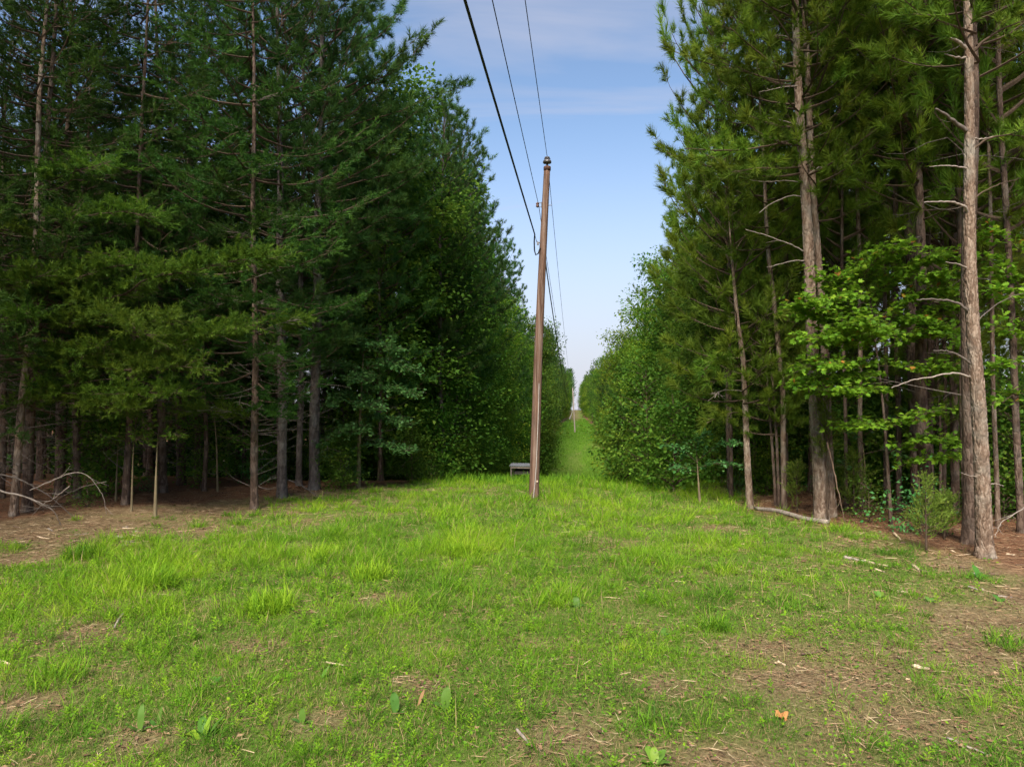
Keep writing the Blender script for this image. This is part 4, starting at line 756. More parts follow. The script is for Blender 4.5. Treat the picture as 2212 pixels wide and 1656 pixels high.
for k, (x, y) in enumerate(fill(62, reg_l, 1.7, 61)):
    depth_in = edge_l(y) - x; u, v, d = proj(np.array((x, y, 2.0)))
    if u > 780 and k % 2: plant('gum%d' % (1 + k % 4 // 2), 'broadleaf_tree', (x, y), 'broadleaf tree mixed among the pines left of the utility pole', 'broadleaf tree', 'broadleaf trees in the wood left of the pole', g.uniform(.85, 1.05))
    elif u > 640: plant('cool%d' % (k % 3), 'pine_tree', (x, y), 'blue-green pine crowded in the wood left of the utility pole', 'pine tree', 'pines in the wood left of the pole', g.uniform(.85, 1.08))
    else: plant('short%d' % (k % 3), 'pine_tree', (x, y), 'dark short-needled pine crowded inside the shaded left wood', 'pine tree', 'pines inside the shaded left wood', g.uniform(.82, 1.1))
for k, (x, y) in enumerate(fill(54, reg_r, 1.7, 62)):
    kk = ('tall%d' % (k % 3)) if k % 3 else ('mid%d' % (k % 2))
    plant(kk, 'pine_tree', (x, y), 'slim pine among the many trunks inside the right wood', 'pine tree', 'pines inside the right wood', g.uniform(.85, 1.1))
# edge rows along the strip
def row(side, y0, y1, off0, off1, step0, step1, kinds, name_lab, seed, smin=.9, smax=1.12):
    g = np.random.default_rng(seed); y = y0
    while y < y1:
        e = edge_l(y) if side < 0 else edge_r(y); x = e + side * g.uniform(off0, off1); key = kinds[g.integers(0, len(kinds))]
        nm, lab, cat, grp = name_lab(key, y, side); plant(key, nm, (x, y), lab, cat, grp, g.uniform(smin, smax)); y += (step0 + (step1 - step0) * (y - y0) / max(1, y1 - y0)) * g.uniform(.75, 1.25)
ORD = 'first second third fourth fifth sixth seventh eighth ninth tenth'.split(); SEEN = {}
def nl(key, y, side):
    r = nl_(key, y, side); k = (r[0], side); SEEN[k] = SEEN.get(k, -1) + 1
    if SEEN[k] < 10: return r[0], f"{ORD[SEEN[k]]} {r[2]} from the pole along the {'left' if side < 0 else 'right'} edge of the strip", r[2], r[3]
    return r
def nl_(key, y, side):
    sd = 'left' if side < 0 else 'right'; pine = key[:4] in ('cool', 'tall', 'shor') or key.startswith('mid')
    z = ('near the utility pole', 'in the dip beyond the pole', 'on the far hillside', 'by the far crest')[0 if y < 45 else 1 if y < 110 else 2 if y < 230 else 3]
    if pine: return 'pine_tree', f'green pine lining the {sd} edge of the strip {z}', 'pine tree', f'pines on {sd} edge of the strip {z}'
    if key.startswith('under') : return 'understory_tree', f'low leafy tree under the {sd} edge of the strip {z}', 'small tree', f'low leafy trees on {sd} edge of the strip {z}'
    return 'broadleaf_tree', f'leafy broadleaf tree lining the {sd} edge of the strip {z}', 'broadleaf tree', f'broadleaf trees on {sd} edge of the strip {z}'
row(-1, 31, 370, .8, 3.0, 3.0, 6.5, ['cool0', 'gum1', 'cool2', 'gum2', 'gum0'], nl, 71, .72, 1.1)
row(-1, 33, 170, 3.2, 5.0, 4.5, 8, ['cool0', 'cool2', 'gum0', 'gum1'], nl, 72)
row(1, 23.5, 46, .9, 1.6, 2.0, 3, ['gum2', 'mid0', 'mid1', 'gum2'], nl, 73, .55, .8)
row(1, 40, 375, .9, 3.2, 3.2, 6.5, ['gum0', 'gum0', 'gum2', 'tall1', 'gum1', 'cool1'], nl, 74, .68, 1.02)
row(1, 24, 170, 2.8, 4.6, 3.5, 8, ['tall0', 'tall1', 'gum1', 'gum0', 'mid0'], nl, 75, .85, 1.05)
row(-1, 30, 150, .6, 1.7, 3.0, 6, ['under0', 'under1', 'under2'], nl, 76, .35, 1.05)
row(1, 23, 150, .5, 1.8, 2.3, 6, ['under0', 'under1', 'under2', 'under0'], nl, 77, .4, 1.15)
for k, (px, py, key, s, lab) in enumerate(((1015, 1036, 'under2', .80, 'bright yellow-green bush right of the paint-marked pine'), (1075, 1040, 'under2', .50, 'green bush just left of the little metal-roofed shelter'), (1175, 1040, 'under1', .55, 'dark bush behind the foot of the utility pole'),
                                         (1000, 1022, 'under0', .9, 'leafy bush tucked behind the paint-marked pine'), (1045, 1037, 'under2', .62, 'yellow-green bush between the paint-marked pine and the shelter'), (890, 1042, 'under1', .55, 'low leafy bush left of the leaning grey pine'), (735, 1058, 'under1', .5, 'low leafy bush between the grey trunk and the oak'), (1130, 1030, 'under0', .75, 'leafy bush behind the little metal-roofed shelter'),  (1400, 1052, 'under0', .85, 'leafy bush at the right side of the strip opening'), (1345, 1046, 'under1', .8, 'dark leafy bush right of the worn bank'), (1455, 1062, 'under1', .8, 'dark leafy bush at corner of the right wood'))):
    p, d = gp(px, py); plant(key, 'bush', p[:2], lab, 'bush', None, s)
p, d = gp(1555, 1078); plant('mid0', 'pine_tree', (p[0] + .55, p[1] + 1.2), 'open-crowned pine whose tufted top stands against the sky at right', 'pine tree', None, 1.38).scale = (.98, .98, 1.38)
p = at(1145, 1030, 80); plant('gum1', 'broadleaf_tree', (p[0], p[1]), 'broadleaf tree leaning its round crown out behind the utility pole', 'broadleaf tree', None, 1.14, tilt=(0, R(4)))
p = at(1335, 1000, 84); plant('gum0', 'broadleaf_tree', (p[0], p[1]), 'sunlit broadleaf tree leaning out over the strip from the right', 'broadleaf tree', None, 1.24, tilt=(0, R(-4)))
p = at(1400, 1000, 66); plant('gum0', 'broadleaf_tree', (p[0], p[1]), 'tall sunlit broadleaf tree in the right edge before the leaning one', 'broadleaf tree', None, 1.12)
p = at(1440, 1000, 48); plant('gum2', 'broadleaf_tree', (p[0], p[1]), 'tall green broadleaf tree below the tufted pine at right', 'broadleaf tree', None, 1.1)
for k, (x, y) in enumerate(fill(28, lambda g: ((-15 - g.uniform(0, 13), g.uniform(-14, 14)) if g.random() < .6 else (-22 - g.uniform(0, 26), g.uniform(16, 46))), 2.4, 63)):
    plant('short%d' % (k % 3), 'pine_tree', (x, y), 'short-needled pine added around the left margin to shade the wood', 'pine tree', 'shade pines added around the left margin', g.uniform(.9, 1.1))  # mostly out-of-view pines, added to throw shade on the left wood
def far_woods():
    g = np.random.default_rng(41); lv, P = MB(), []
    for side in (-1, 1):
        for k in range(520):
            y = g.uniform(34, 120); e = edge_l(y) if side < 0 else edge_r(y); x = e + side * (g.uniform(20, 75) + max(0, 55 - y) * .35 if k % 3 or y < 50 else g.uniform(6, 20)); z = float(zg(x, y)); zc = z + (15 if side < 0 else 8) * g.random() ** 1.7; cr = g.uniform(1.0, 2.2)
            P.append(np.array((x, y, zc)) + g.normal(0, 1, (46, 3)) * (cr, cr, cr * .7))
    for side in (-1, 1):
        for k in range(230):
            y = g.uniform(33, 52); e = edge_l(y) if side < 0 else edge_r(y); x = e + side * g.uniform(3, 34); z = float(zg(x, y)); cr = g.uniform(.6, 1.2)
            P.append(np.array((x, y, z + 5 * g.random() ** 1.5)) + g.normal(0, 1, (45, 3)) * (cr, cr, cr * .8))
    P = np.concatenate(P); bake(lv, LEAF, P, g.normal(0, 1, (len(P), 3)), g.uniform(.3, .75, len(P)), np.clip(g.normal(.4, .2, len(P)), 0, 1), g=g)
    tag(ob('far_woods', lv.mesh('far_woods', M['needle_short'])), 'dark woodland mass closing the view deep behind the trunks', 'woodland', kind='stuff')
far_woods()
# undergrowth on the wood floor
def rg(g, left):
    while True:
        y = g.uniform(15, 30); x = (edge_l(y) - g.uniform(.4, 9)) if left else (edge_r(y) + g.uniform(.5, 9))
        if infr(x, y, 20): return x, y
g = np.random.default_rng(9)
for left, n in ((True, 14), (False, 26)):
    for k in range(n):
        x, y = rg(g, left); plant('shrub%d' % (k % 2), 'undergrowth_shrub', (x, y), 'knee-high leafy seedling on the %s wood floor' % ('left' if left else 'right'), 'seedling', 'seedlings on the %s wood floor' % ('left' if left else 'right'), g.uniform(.6, 1.3))
for k in range(16):
    x, y = rg(g, False); x += 2; plant('under%d' % (k % 2), 'understory_tree', (x, y + 1.5), 'low leafy tree among the trunks inside the right wood', 'small tree', 'low leafy trees inside the right wood', g.uniform(.6, .95))
for k in range(10):
    x, y = rg(g, True); plant('under%d' % (k % 2), 'understory_tree', (x - 1, y + 3), 'low leafy tree among the trunks inside the left wood', 'small tree', 'low leafy trees inside the left wood', g.uniform(.55, .9))

# ------------------------------------------------------------------ utility pole
base, dP = gp(1153, 1079)
PP = np.array([base - (0, 0, .4), base] + [at(*p, dP) for p in ((1157, 950), (1163, 760), (1170, 600), (1176, 480), (1182, 361))]); Q = smooth_path(PP, 40); pole = thing('utility_pole', base, 'reddish brown wooden utility pole standing alone in the grass strip', 'utility pole')
mw = plain_mat('creosoted_pole_wood', (.040, .022, .016), (.20, .118, .085), 7, .9, (3.2, 3.2, .09), 1.0); V, F = tube(Q - base, np.linspace(.150, .092, 40), 48); n_ = 40 * 48
ang = np.tile(np.arange(48) / 48, 40); zz = np.repeat(np.linspace(0, 10, 40), 48); crk = vnoise(ang * 30, zz * .5, 8); ctr = np.repeat(Q - base, 48, 0); V[:n_] = ctr + (V[:n_] - ctr) * (1 - .07 * np.clip((crk - .62) * 6, 0, 1) + .015 * (vnoise(ang * 9, zz, 4) - .5))[:, None]
_t = mw.node_tree; _p = next(n for n in _t.nodes if n.type == 'BSDF_PRINCIPLED'); _tc = next(n for n in _t.nodes if n.type == 'TEX_COORD'); _src = _p.inputs['Base Color'].links[0].from_socket
_m = _t.nodes.new('ShaderNodeMapping'); _m.inputs['Scale'].default_value = (9, 9, .35); _t.links.new(_tc.outputs['Object'], _m.inputs[0]); _n = _t.nodes.new('ShaderNodeTexNoise'); _n.inputs['Scale'].default_value = 1.6; _n.inputs['Detail'].default_value = 9; _n.inputs['Roughness'].default_value = .75; _t.links.new(_m.outputs[0], _n.inputs[0])
_x = _t.nodes.new('ShaderNodeMix'); _x.data_type = 'RGBA'; _x.inputs[7].default_value = (.27, .215, .18, 1); _t.links.new(ramp(_t, _n.outputs[0], [(.48, (0, 0, 0)), (.70, (.75, .75, .75))]), _x.inputs[0]); _t.links.new(_src, _x.inputs[6]); _t.links.new(_x.outputs[2], _p.inputs['Base Color']); _p.inputs['Specular IOR Level'].default_value = .04
ob('shaft', MB().add(V, F).mesh('shaft', mw, True), pole); top = Q[-1] - base
m_iron = plain_mat('galvanised_iron', (.10, .09, .085), (.22, .20, .19), 30, .55, bump=.1, metallic=.6); m_por = plain_mat('glazed_porcelain', (.055, .050, .052), (.09, .08, .08), 5, .25, bump=0, spec=.5); m_wire = plain_mat('dark_cable', (.012, .012, .014), (.025, .025, .028), 10, .5, bump=0)
ob('cap', MB().add(*lathe([(.102, -.10), (.106, -.02), (.098, .012), (.02, .02)], 20, top)).mesh('cap', plain_mat('tarred_pole_cap', (.05, .03, .022), (.13, .06, .04), 20), True), pole)
ins = ob('insulator', MB().add(*lathe([(.03, .0), (.032, .10)], 10, top)).add(*lathe([(.045, .10), (.118, .115), (.125, .15), (.108, .19), (.066, .225), (.060, .235), (.075, .25), (.075, .285), (.05, .295)], 20, top)).mesh('insulator', m_por, True), pole)
ob('tie', MB().add(*tube(np.array([top + (0, -.10, .24), top + (-.09, 0, .24), top + (0, .1, .24), top + (.09, 0, .24), top + (0, -.10, .245)]), .008, 5)).mesh('tie', m_iron), ins)
def on_pole(py, dx=0, dy=0):
    z = at(1165, py, dP)[2]; return np.array((np.interp(z, Q[:, 2], Q[:, 0]) + dx, np.interp(z, Q[:, 2], Q[:, 1]) + dy, z)) - base
k = on_pole(443); bk = MB().add(*tube(np.array([k + (-.09, -.02, .06), k + (-.22, -.03, .06)]), .009, 6)).add(*tube(np.array([k + (-.09, -.02, -.06), k + (-.22, -.03, -.06)]), .009, 6)).add(*tube(np.array([k + (-.22, -.03, -.085), k + (-.22, -.03, .085)]), .009, 6)).add(*tube(np.array([k + (.09, -.02, -.015), k + (.20, -.03, -.02)]), .010, 6)).add(*tube(np.array([k + (-.10, -.02, -.08), k + (-.10, -.02, .08)]), .016, 6))
sp = ob('bracket', bk.mesh('bracket', m_iron), pole); ob('spool', MB().add(*lathe([(.030, -.06), (.046, -.055), (.046, -.02), (.028, 0), (.046, .02), (.046, .055), (.030, .06)], 14, k + (-.22, -.03, 0))).mesh('spool', plain_mat('brown_porcelain', (.09, .045, .03), (.14, .07, .05), 6, .3, bump=0), True), sp)
k2 = on_pole(527); ob('clevis', MB().add(*tube(np.array([k2 + (-.07, -.05, .02), k2 + (-.17, -.09, .03), k2 + (-.19, -.12, .07)]), .014, 6)).add(*box(*(k2 + (-.15, -.08, .0)), .05, .05, .09)).mesh('clevis', m_iron), pole)
cs = [on_pole(p_, x_, -.002) for p_, x_ in ((828, 0), (870, 0), (930, 0), (1000, 0), (1040, 0), (1076, 0))]; off = [.055, .062, .058, .05, .035, -.01]; rad = [.125, .130, .135, .14, .145, .15]
cp = np.array([c + (o_, -math.sqrt(max(1e-4, (r_ + .014) ** 2 - o_ ** 2)), 0) for c, o_, r_ in zip(cs, off, rad)]); ob('ground_wire_moulding', MB().add(*tube(smooth_path(cp, 24), .011, 8)).mesh('ground_wire_moulding', plain_mat('pale_plastic_moulding', (.30, .27, .25), (.42, .38, .36), 6, .6, bump=.1)), pole)
tg = on_pole(1038) + np.array((.088, -.135, 0)); ob('tag_plate', MB().add(*box(*tg, .04, .012, .05)).mesh('tag_plate', plain_mat('pale_tag', (.4, .3, .22), (.55, .42, .3), 10)), pole)

def sag(a, b, s, n=60): t = np.linspace(0, 1, n)[:, None]; P = a + (b - a) * t; P[:, 2] -= (4 * s * t * (1 - t))[:, 0]; return P
def wire(name, P, r, label, mat=m_wire, sides=6): mb = MB().add(*tube(P, r, sides)); o = P[0]; return tag(ob(name, mb.mesh(name, mat, True, o), None, o), label, 'cable')
A1 = base + top + (0, 0, .30); A2 = base + k + (-.19, -.03, 0); A3 = base + k2 + (-.19, -.12, .07)
p2 = at(1242, 933, 163); p2 = np.array((p2[0], p2[1], float(zg(p2[0], p2[1])))); T2 = at(1237, 838, 163)
back = lambda A, x: np.array((A[0] + x, -60.0, A[2] + .3))
wire('power_line', np.vstack([sag(back(A1, -.35), A1, .75), sag(A1, T2 + (0, 0, .1), 2.2)[1:]]), .008, 'thin top power line passing over the pole-top insulator')
wire('neutral_wire', np.vstack([sag(back(A2, -.5), A2, .6), sag(A2, T2 + (-.1, 0, -1.1), 2.2)[1:]]), .008, 'thin wire held by the bracket below the pole top')
wire('service_cable', np.vstack([sag(back(A3, -.6), A3 + (-.02, -.5, .06), .6), [A3 + (-.05, -.25, -.08), A3 + (-.05, -.12, -.3), A3 + (-.02, -.06, -.42), A3 + (.05, -.03, -.38), A3 + (.1, 0, -.22), A3 + (.16, .12, -.2), A3 + (.2, .4, -.1)], sag(A3 + (.17, .6, -.08), T2 + (-.05, 0, -1.7), 3.3)[1:]]), .019, 'thick black cable sagging to the pole and on down the strip')
wire('stay_strand', sag(A3 + (-.04, -1.3, .12), A3, .01, 8), .007, 'short thin strand tying the black cable to the pole')
far = thing('utility_pole', p2, 'distant grey utility pole on the hillside strip', 'utility pole'); hP = T2 - p2
ob('shaft', MB().add(*tube(np.array([(0, 0, -.3), (0, 0, 0), hP * .5, hP]), [.16, .15, .125, .10], 12)).mesh('shaft', plain_mat('weathered_grey_pole', (.20, .16, .13), (.34, .29, .25), 6, stretch=(5, 5, .4)), True), far)
ob('insulator', MB().add(*lathe([(.03, 0), (.03, .1), (.1, .12), (.08, .2), (.03, .24)], 10, hP)).mesh('insulator', m_por, True), far)
tag(ob('hanging_cable', MB().add(*tube(smooth_path(np.array([at(1236, 870, 162.7), at(1236.3, 886, 162.7), at(1234, 897, 162.5), at(1230, 905, 162)]), 20), .035, 6)).mesh('hanging_cable', plain_mat('pale_rope', (.42, .44, .45), (.55, .57, .58), 5)), None), 'pale loose cable hanging beside the distant pole', 'cable')
for px, hh, lab in ((1249, 22, 'left of two far posts on the crest at the end of the strip'), (1251.6, 21, 'right of two far posts on the crest at the end of the strip')):
    q = at(px, 880, 362); q[2] = float(zg(q[0], q[1])); t = thing('far_post', q, lab, 'post'); ob('shaft', MB().add(*tube(np.array([(0, 0, -.3), (0, 0, hh * 362 / FPX)]), [.11, .09], 10)).mesh('shaft', mw, True), t); ob('cap', MB().add(*lathe([(.13, 0), (.13, .05), (.05, .09)], 10, (0, 0, hh * 362 / FPX))).mesh('cap', m_iron), t)

# ------------------------------------------------------------------ little metal-roofed shelter
q, ds = gp(1122, 1041); sh = thing('feed_shelter', q, 'low wooden shelter with corrugated metal roof behind the pole', 'shelter', None, R(-4)); sh.location = q; Wd, Dp, Ht = 1.05, .62, .72
x0 = at(1105, 1041, ds)[0] - q[0]; mz = plain_mat('zinc_sheet', (.14, .14, .15), (.30, .31, .32), 9, .55, metallic=.4); mo = plain_mat('old_grey_timber', (.09, .075, .06), (.19, .16, .135), 12, stretch=(3, 3, .5)); md = plain_mat('dark_board', (.02, .018, .016), (.045, .04, .036), 9)
nx, ny = 90, 4; X = np.linspace(x0 - .05, x0 + Wd + .05, nx); Yv = np.linspace(-.36, .36, ny); V = [(x, y_, Ht + .02 + .10 * (y_ + .3) + .014 * math.sin((x - x0) * 82)) for y_ in Yv for x in X]; V += [(a, b_, c - .006) for a, b_, c in V]
F = []
for o_ in (0, nx * ny):
    for i_ in range(ny - 1):
        for j_ in range(nx - 1): a = o_ + i_ * nx + j_; F += [(a, a + 1, a + nx + 1), (a, a + nx + 1, a + nx)]
for j_ in range(nx - 1): F += [(j_, nx * ny + j_, j_ + 1), (j_ + 1, nx * ny + j_, nx * ny + j_ + 1)]
ob('roof', MB().add(V, F).mesh('roof', mz), sh)
for x in (x0 + .02, x0 + Wd - .02):
    for y_, h_ in ((-.27, Ht - .012), (.27, Ht + .03)): ob('post', MB().add(*box(x, y_, h_ / 2 - .1, .05, .05, h_ + .2)).mesh('post', mo), sh)
ob('front_rail', MB().add(*box(x0 + Wd / 2, -.31, Ht - .055, Wd, .025, .07)).mesh('front_rail', mo), sh)
ob('back_board', MB().add(*box(x0 + Wd / 2 + .05, .24, Ht - .22, Wd - .16, .02, .32)).mesh('back_board', md), sh); ob('trough', MB().add(*box(x0 + Wd / 2 + .05, 0, Ht - .30, Wd - .2, .34, .14)).mesh('trough', md), sh)

# ------------------------------------------------------------------ fallen wood
def rod(name, px0, px1, r0, r1, label, cat, mat='deadwood', bend=.02, sides=10, lift=0, seed=0, n=14, rough=.12):
    a, d1 = gp(*px0); b, d2 = gp(*px1); g = np.random.default_rng(seed); P = a + (b - a) * np.linspace(0, 1, n)[:, None]; P[:, :2] += np.cumsum(g.normal(0, bend, (n, 2)), 0) * np.linspace(0, 1, n)[:, None]
    P[:, 2] = zg(P[:, 0], P[:, 1]) + np.linspace(r0, r1, n) * .8 + lift; V, F = tube(P, np.linspace(r0, r1, n), sides); c = np.vstack([np.repeat(P, sides, 0), P[0], P[-1]]); V = c + (V - c) * (1 + rough * g.normal(0, 1, len(V)))[:, None]
    return tag(ob(name, MB().add(V, F, g.random(len(V))).mesh(name, M[mat], True, a), None, a), label, cat)
log = rod('fallen_log', (1632, 1101), (1788, 1132), .055, .062, 'grey fallen log lying along the grass edge below the pines', 'log', bend=.006, sides=14, seed=1, rough=.05)
M['split'] = plain_mat('fresh_split_wood', (.42, .30, .19), (.66, .52, .36), 14, stretch=(1, 1, 1)); M['rot'] = plain_mat('rotten_wood', (.06, .04, .03), (.17, .11, .075), 16)
rod('wood_piece', (1824, 1206), (1862, 1213), .030, .018, 'weathered grey end of split wood near right pine', 'wood piece', 'deadwood', .01, 7, seed=2, rough=.2)
rod('wood_piece', (1866, 1213), (1916, 1223), .026, .012, 'pale yellow split wood lying before the cedar bush', 'wood piece', 'split', .008, 6, seed=3, rough=.2)
rod('wood_piece', (1890, 1230), (1918, 1236), .016, .008, 'small pale splinter below the yellow split wood', 'wood piece', 'split', .008, 6, seed=4, rough=.2)
rod('wood_piece', (1972, 1222), (1990, 1236), .03, .02, 'tan wood chunk on the straw left of the weed clump', 'wood piece', 'split', .006, 7, seed=5, rough=.2)
rod('wood_piece', (1990, 1236), (2010, 1240), .03, .02, 'dark rotten chunk beside the tan wood chunk', 'wood piece', 'rot', .006, 7, seed=6, rough=.25)
rod('wood_piece', (1931, 1153), (1948, 1166), .025, .018, 'bone-coloured stick end near the cedar stem', 'stick', 'split', .004, 7, seed=7)
rod('stick', (1731, 1416), (1790, 1411), .013, .007, 'dark curved stick on bare ground right of the wilted weed', 'stick', 'rot', .008, 6, .01, 8)
rod('wood_piece', (1972, 1442), (2024, 1453), .022, .012, 'pale bark strip lying in sparse grass at lower right', 'wood piece', 'split', .008, 6, seed=9, rough=.2)
rod('wood_piece', (1680, 1432), (1700, 1437), .014, .009, 'small pale chip left of the dark curved stick', 'wood piece', 'split', .004, 6, seed=10, rough=.2)
rod('stick', (1116, 1582), (1141, 1612), .014, .010, 'short grey stick at bottom centre', 'stick', 'deadwood', .003, 7, .01, 11)
rod('stick', (2046, 1598), (2148, 1642), .012, .007, 'long thin grey stick in the bottom right corner', 'stick', 'deadwood', .012, 6, .008, 12)
rod('stick', (247, 1362), (262, 1331), .014, .012, 'grey stick standing out of the grass at lower left', 'stick', 'deadwood', .003, 6, .03, 13)
rod('stick', (-6, 1430), (20, 1438), .02, .012, 'pale stick at the left margin of the grass', 'stick', 'split', .003, 6, .01, 14)
rod('stick', (705, 1436), (742, 1444), .010, .006, 'thin pale twig left of the leaning dock leaf', 'stick', 'split', .006, 6, .02, 15)
g = np.random.default_rng(77)
for k in range(34):
    px, py = (g.uniform(0, 330), g.uniform(1135, 1215)) if k < 20 else (g.uniform(1900, 2200), g.uniform(1150, 1300)); a_ = g.uniform(-12, 12); L_ = g.uniform(12, 34)
    rod('bark_strip', (px, py), (px + L_, py + a_ * .4), g.uniform(.008, .022), g.uniform(.004, .012), 'dry bark strip among the woodchips below the left wood' if k < 20 else 'dry bark strip on pine straw near the right pine', 'bark strip', ('deadwood', 'split', 'rot')[k % 3], .008, 5, 0, 100 + k, 8, .2)['group'] = 'bark strips below the left wood' if k < 20 else 'bark strips near the right pine'
def fallen_bough(seq, d0, d1, r0, label, seed, dens=3.5, mat='deadwood'):
    P = pxb(seq, d0, d1); o = P[-1].copy(); t = thing('fallen_bough', o, label, 'dead bough'); bough(t, o, P, r0, seed, None, dens, .45, s0=.15, wood=mat, name='stem', r1=.005); return t
fallen_bough([(-40, 1050), (0, 1059), (49, 1071), (90, 1086), (118, 1104), (136, 1139)], 15.2, 16.2, .028, 'thick pale dead bough arching to the ground at far left', 3001)
fallen_bough([(-40, 1018), (0, 1023), (40, 1033), (75, 1052), (104, 1068), (136, 1096), (163, 1122)], 15.8, 16.9, .022, 'second pale dead bough above the thick one at far left', 3002, 3.5, 'darktwig')
fallen_bough([(64, 1059), (97, 1044), (139, 1026), (167, 1018), (188, 1025), (205, 1042), (224, 1073), (231, 1112)], 16.6, 17.2, .014, 'thin dead branch forming a high arch at left', 3003, 3)
fallen_bough([(604, 1030), (640, 1042), (672, 1062), (712, 1086)], 22, 20.0, .03, 'dark broken bough leaning down beside the grey trunks', 3004, 2, 'darktwig')
fallen_bough([(150, 1050), (120, 1075), (90, 1090), (70, 1112)], 16.4, 16.9, .012, 'thin dead branch tangled under the arch at left', 3005, 5)
fallen_bough([(230, 1040), (180, 1050), (130, 1072), (110, 1100)], 17.2, 17, .010, 'wiry dead branch between the arch and slanting pine', 3006, 6, 'darktwig')
fallen_bough([(1787, 955), (1800, 1010), (1812, 1070), (1829, 1143)], 16.2, 15.6, .022, 'dead reddish pole leaning against the scaly pine', 3007, .6, 'rot')
fallen_bough([(2212, 1095), (2190, 1110), (2160, 1130), (2150, 1160)], 14.2, 13.6, .012, 'curved dead branch right of the thick right pine', 3008, 5)
fallen_bough([(903, 975), (885, 985), (870, 1005), (850, 1030)], 27, 26, .014, 'pale dead branch left of the leaning grey pine', 3009, 3)
rod('stick', (1690, 1078), (1700, 1062), .016, .012, 'broken stub poking up by the fallen log', 'stick', 'deadwood', .002, 7, .3, 16)

# ------------------------------------------------------------------ single plants in the clearing
def strap(L_, W_, n=7, curl=.5, wav=.06):
    s = np.linspace(0, 1, n); V = []; F = []
    for i_, u in enumerate(s):
        wv = W_ * (math.sin(math.pi * min(1, u * .93 + .07)) ** .75) * .5; zc = L_ * (u - curl * u * u * .5); yc = L_ * curl * u * u * .8
        V += [(-wv, yc + wav * W_ * math.sin(u * 11), zc + .2 * wv), (0, yc, zc - .12 * wv), (wv, yc + wav * W_ * math.sin(u * 13 + 2), zc + .2 * wv)]
    for i_ in range(n - 1):
        for j_ in (0, 1): a = i_ * 3 + j_; F += [(a, a + 1, a + 4), (a, a + 4, a + 3)]
    return np.array(V), np.array(F)
M['dock'] = leaf_mat('dock_leaf', [(0, (.052, .140, .024)), (.6, (.110, .22, .035)), (1, (.25, .35, .03))], .3, .4, 0.1); M['wilt'] = leaf_mat('wilted_leaf', [(0, (.20, .30, .05)), (1, (.34, .45, .09))], .35, .6, 0.05)
def dock(px, py, leaves, label, mat='dock', cat='weed', name='dock_plant', sc_=1.1):
    b, d = gp(px, py); t = thing(name, b, label, cat); g = np.random.default_rng(int(px * 7 + py))
    for L_, W_, az, tilt, curl, vv in leaves:
        V, F = strap(L_ * sc_, W_ * sc_, curl=curl); c, s = math.cos(tilt), math.sin(tilt); V = np.stack([V[:, 0], V[:, 1] * c + V[:, 2] * s, V[:, 2] * c - V[:, 1] * s], -1); ca, sa = math.cos(az), math.sin(az)
        V = np.stack([V[:, 0] * ca - V[:, 1] * sa, V[:, 0] * sa + V[:, 1] * ca, V[:, 2]], -1); ob('leaf', MB().add(V - (0, 0, .01), F, vv).mesh('leaf', M[mat], True), t)
    return t
pi = math.pi
dock(440, 1598, [(.25, .10, 1.3, .7, .9, 1), (.2, .055, -.5, .15, .2, .9), (.23, .075, .6, .45, .4, .3), (.2, .08, -1.9, 1.0, .6, .2), (.17, .07, 2.6, .3, .3, .1), (.24, .05, -1.0, .55, .2, .4), (.16, .06, .2, .3, .3, .2)], 'largest dock plant with a yellowing leaf at lower left')
dock(302, 1580, [(.24, .05, .3, .1, .2, .5), (.13, .05, 2, .6, .4, .4), (.12, .045, -1.5, .7, .4, .5)], 'dock plant with one upright narrow leaf left of the largest dock')
dock(340, 1575, [(.2, .035, -.2, .1, .2, .4), (.12, .04, 1.4, .5, .3, .3)], 'thin dock shoot close beside the upright narrow leaf')
dock(652, 1563, [(.14, .055, 0, .05, .1, .5), (.12, .04, 1.6, .7, .4, .2), (.12, .04, -1.7, .8, .4, .3)], 'small dock with one rounded upright leaf at bottom')
dock(855, 1540, [(.20, .075, .5, .25, .3, .2), (.1, .05, -2, .8, .4, .3)], 'dock with a broad blue-green leaf at bottom centre')
dock(962, 1532, [(.21, .085, -.15, .1, .2, .5), (.15, .06, 1.5, .7, .4, .2), (.1, .05, -1.8, .8, .4, .3)], 'dock with a broad veined leaf right of the blue-green one')
dock(692, 1468, [(.16, .045, -.7, .5, .2, .6)], 'lone slanting dock leaf in the middle grass'); dock(462, 1478, [(.12, .06, .6, .6, .4, .2), (.11, .05, -.6, .5, .4, .2), (.1, .05, 2, .7, .4, .3)], 'low dark dock rosette above the largest dock')
dock(1245, 1312, [(.17, .09, .1, .2, .3, .3), (.14, .07, 1.6, .7, .4, .2), (.13, .07, -1.4, .8, .4, .2)], 'rounded dock rosette in the grass below the pole'); dock(1430, 1372, [(.15, .06, -.5, .6, .4, .4), (.13, .05, 1, .8, .4, .3), (.12, .05, -1.6, .9, .4, .3)], 'dock rosette left of the wilted weed')
dock(1535, 1352, [(.30, .10, .9, .75, 1.0, .9), (.26, .09, -.6, .8, 1.0, .6), (.22, .09, 1.8, .9, 1.1, .8), (.24, .08, -1.5, .9, 1.1, .5), (.2, .08, .1, .6, 1.0, 1), (.18, .07, 2.8, .9, 1, .4), (.2, .07, -2.6, .9, 1, .3)], 'wilted pale yellow-green weed drooping in the grass', 'wilt', name='wilted_weed')
dock(2115, 1250, [(.26, .09, .2, .2, .4, .2), (.22, .08, 1.6, .7, .6, .3), (.22, .08, -1.5, .7, .6, .2), (.2, .08, 2.8, .8, .6, .1), (.18, .07, -.7, .5, .5, .3), (.18, .07, .9, .5, .5, .1), (.16, .07, -2.5, .9, .5, .2)], 'dark green weed clump on pine straw below the thick right pine', name='weed_clump')
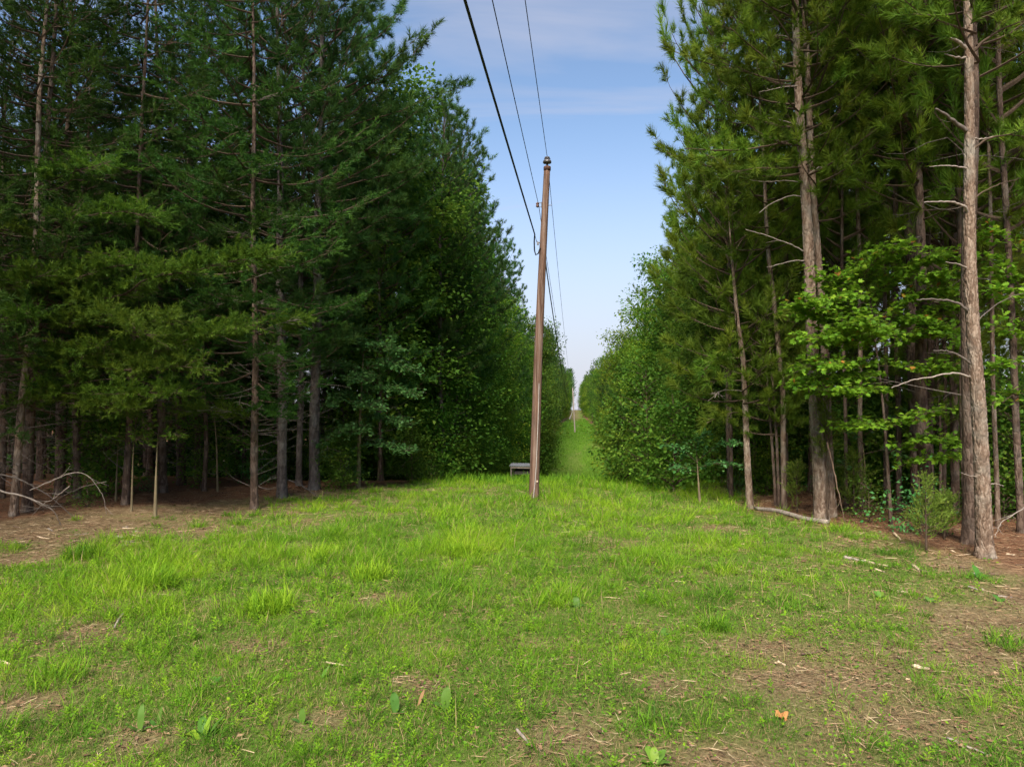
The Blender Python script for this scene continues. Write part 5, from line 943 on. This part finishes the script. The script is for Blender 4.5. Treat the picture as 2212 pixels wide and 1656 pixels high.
dock(2010, 1300, [(.12, .07, .5, .5, .4, .6), (.1, .06, -.8, .6, .4, .5), (.1, .06, 2, .8, .4, .5), (.09, .06, -2, .8, .4, .5)], 'small yellow-green weed on straw left of the dark clump', name='weed_clump'); dock(1900, 1290, [(.14, .06, .5, .5, .4, .6), (.14, .06, -.8, .6, .4, .7), (.12, .06, 2, .8, .4, .6), (.12, .06, -2, .8, .4, .5), (.12, .05, 0, .3, .3, .6)], 'light green weed at the edge of the straw patch', name='weed_clump')
dock(2160, 1300, [(.16, .07, .4, .4, .5, .2), (.12, .06, -1.2, .7, .4, .2)], 'two-leaved weed near the right margin', name='weed_clump'); dock(1415, 1650, [(.17, .07, .5, .5, .4, .7), (.16, .07, -.8, .6, .4, .6), (.14, .06, 2, .8, .4, .7), (.14, .06, -2, .8, .4, .6), (.14, .06, 0, .3, .3, .8)], 'bright leafy weed cut by the bottom edge', name='weed_clump')
def tussock(px, py, n, L0, rad, label, hue=.6, lean=None):
    b, d = gp(px, py); g = np.random.default_rng(int(px)); mb = MB(); r = rad * np.sqrt(g.random(n)); th = g.random(n) * 6.28; x, y = b[0] + r * np.cos(th), b[1] + r * np.sin(th)
    blades(mb, x, y, L0 * g.uniform(.55, 1.15, n), np.full(n, .006) * (1 + d / 20), g.uniform(.2, 1.3, n), np.clip(g.normal(hue, .13, n), .15, 1), lean=lean); tag(ob('grass_tussock', mb.mesh('grass_tussock', M['grass'], False, b), None, b), label, 'grass tussock')
tussock(335, 1268, 700, .42, .30, 'tall grass tussock arching right at the left of the clearing', .62, (.3, 0)); tussock(585, 1322, 650, .42, .28, 'bright tufted tussock in the middle left grass', .68, (-.1, 0)); tussock(172, 1208, 420, .42, .25, 'dark bladed tussock nearest the left woodchips', .35)
tussock(110, 1480, 260, .28, .30, 'low tussock near the left margin', .5); tussock(1545, 1362, 160, .34, .16, 'thin tussock around the wilted weed', .4); tussock(2190, 1400, 160, .28, .28, 'sparse tussock at right margin', .38); tussock(800, 1250, 450, .36, .3, 'pale lush tussock left of the grass middle', .75)
tussock(1000, 1200, 450, .34, .35, 'lush tussock in the bright grass before the pole', .72); tussock(1420, 1580, 90, .26, .18, 'wiry tussock at bottom right of centre', .35); tussock(700, 1210, 450, .36, .3, 'bright tussock below the grey-trunked pines', .74)
b, d = gp(1690, 1551); V, F = OAK; V = np.column_stack([V[:, 0] * .13, V[:, 1] * .13 - .06, .03 + .03 * np.sin(V[:, 0] * 9) + .02 * np.cos(V[:, 1] * 8)]); tag(ob('dead_oak_leaf', MB().add(V, F).mesh('dead_oak_leaf', plain_mat('orange_dead_leaf', (.30, .13, .045), (.46, .22, .08), 12)), None, b, (0, 0, 1.9)), 'orange dead oak leaf lying at lower right', 'dead leaf')
b, d = gp(903, 1524); V, F = strap(.17, .03, curl=.2); tag(ob('dead_leaf', MB().add(V, F).mesh('dead_leaf', plain_mat('tan_dead_leaf', (.22, .12, .055), (.34, .20, .10), 12)), None, b, (0, .35, 0)), 'upright tan curled dead leaf at bottom centre', 'dead leaf')
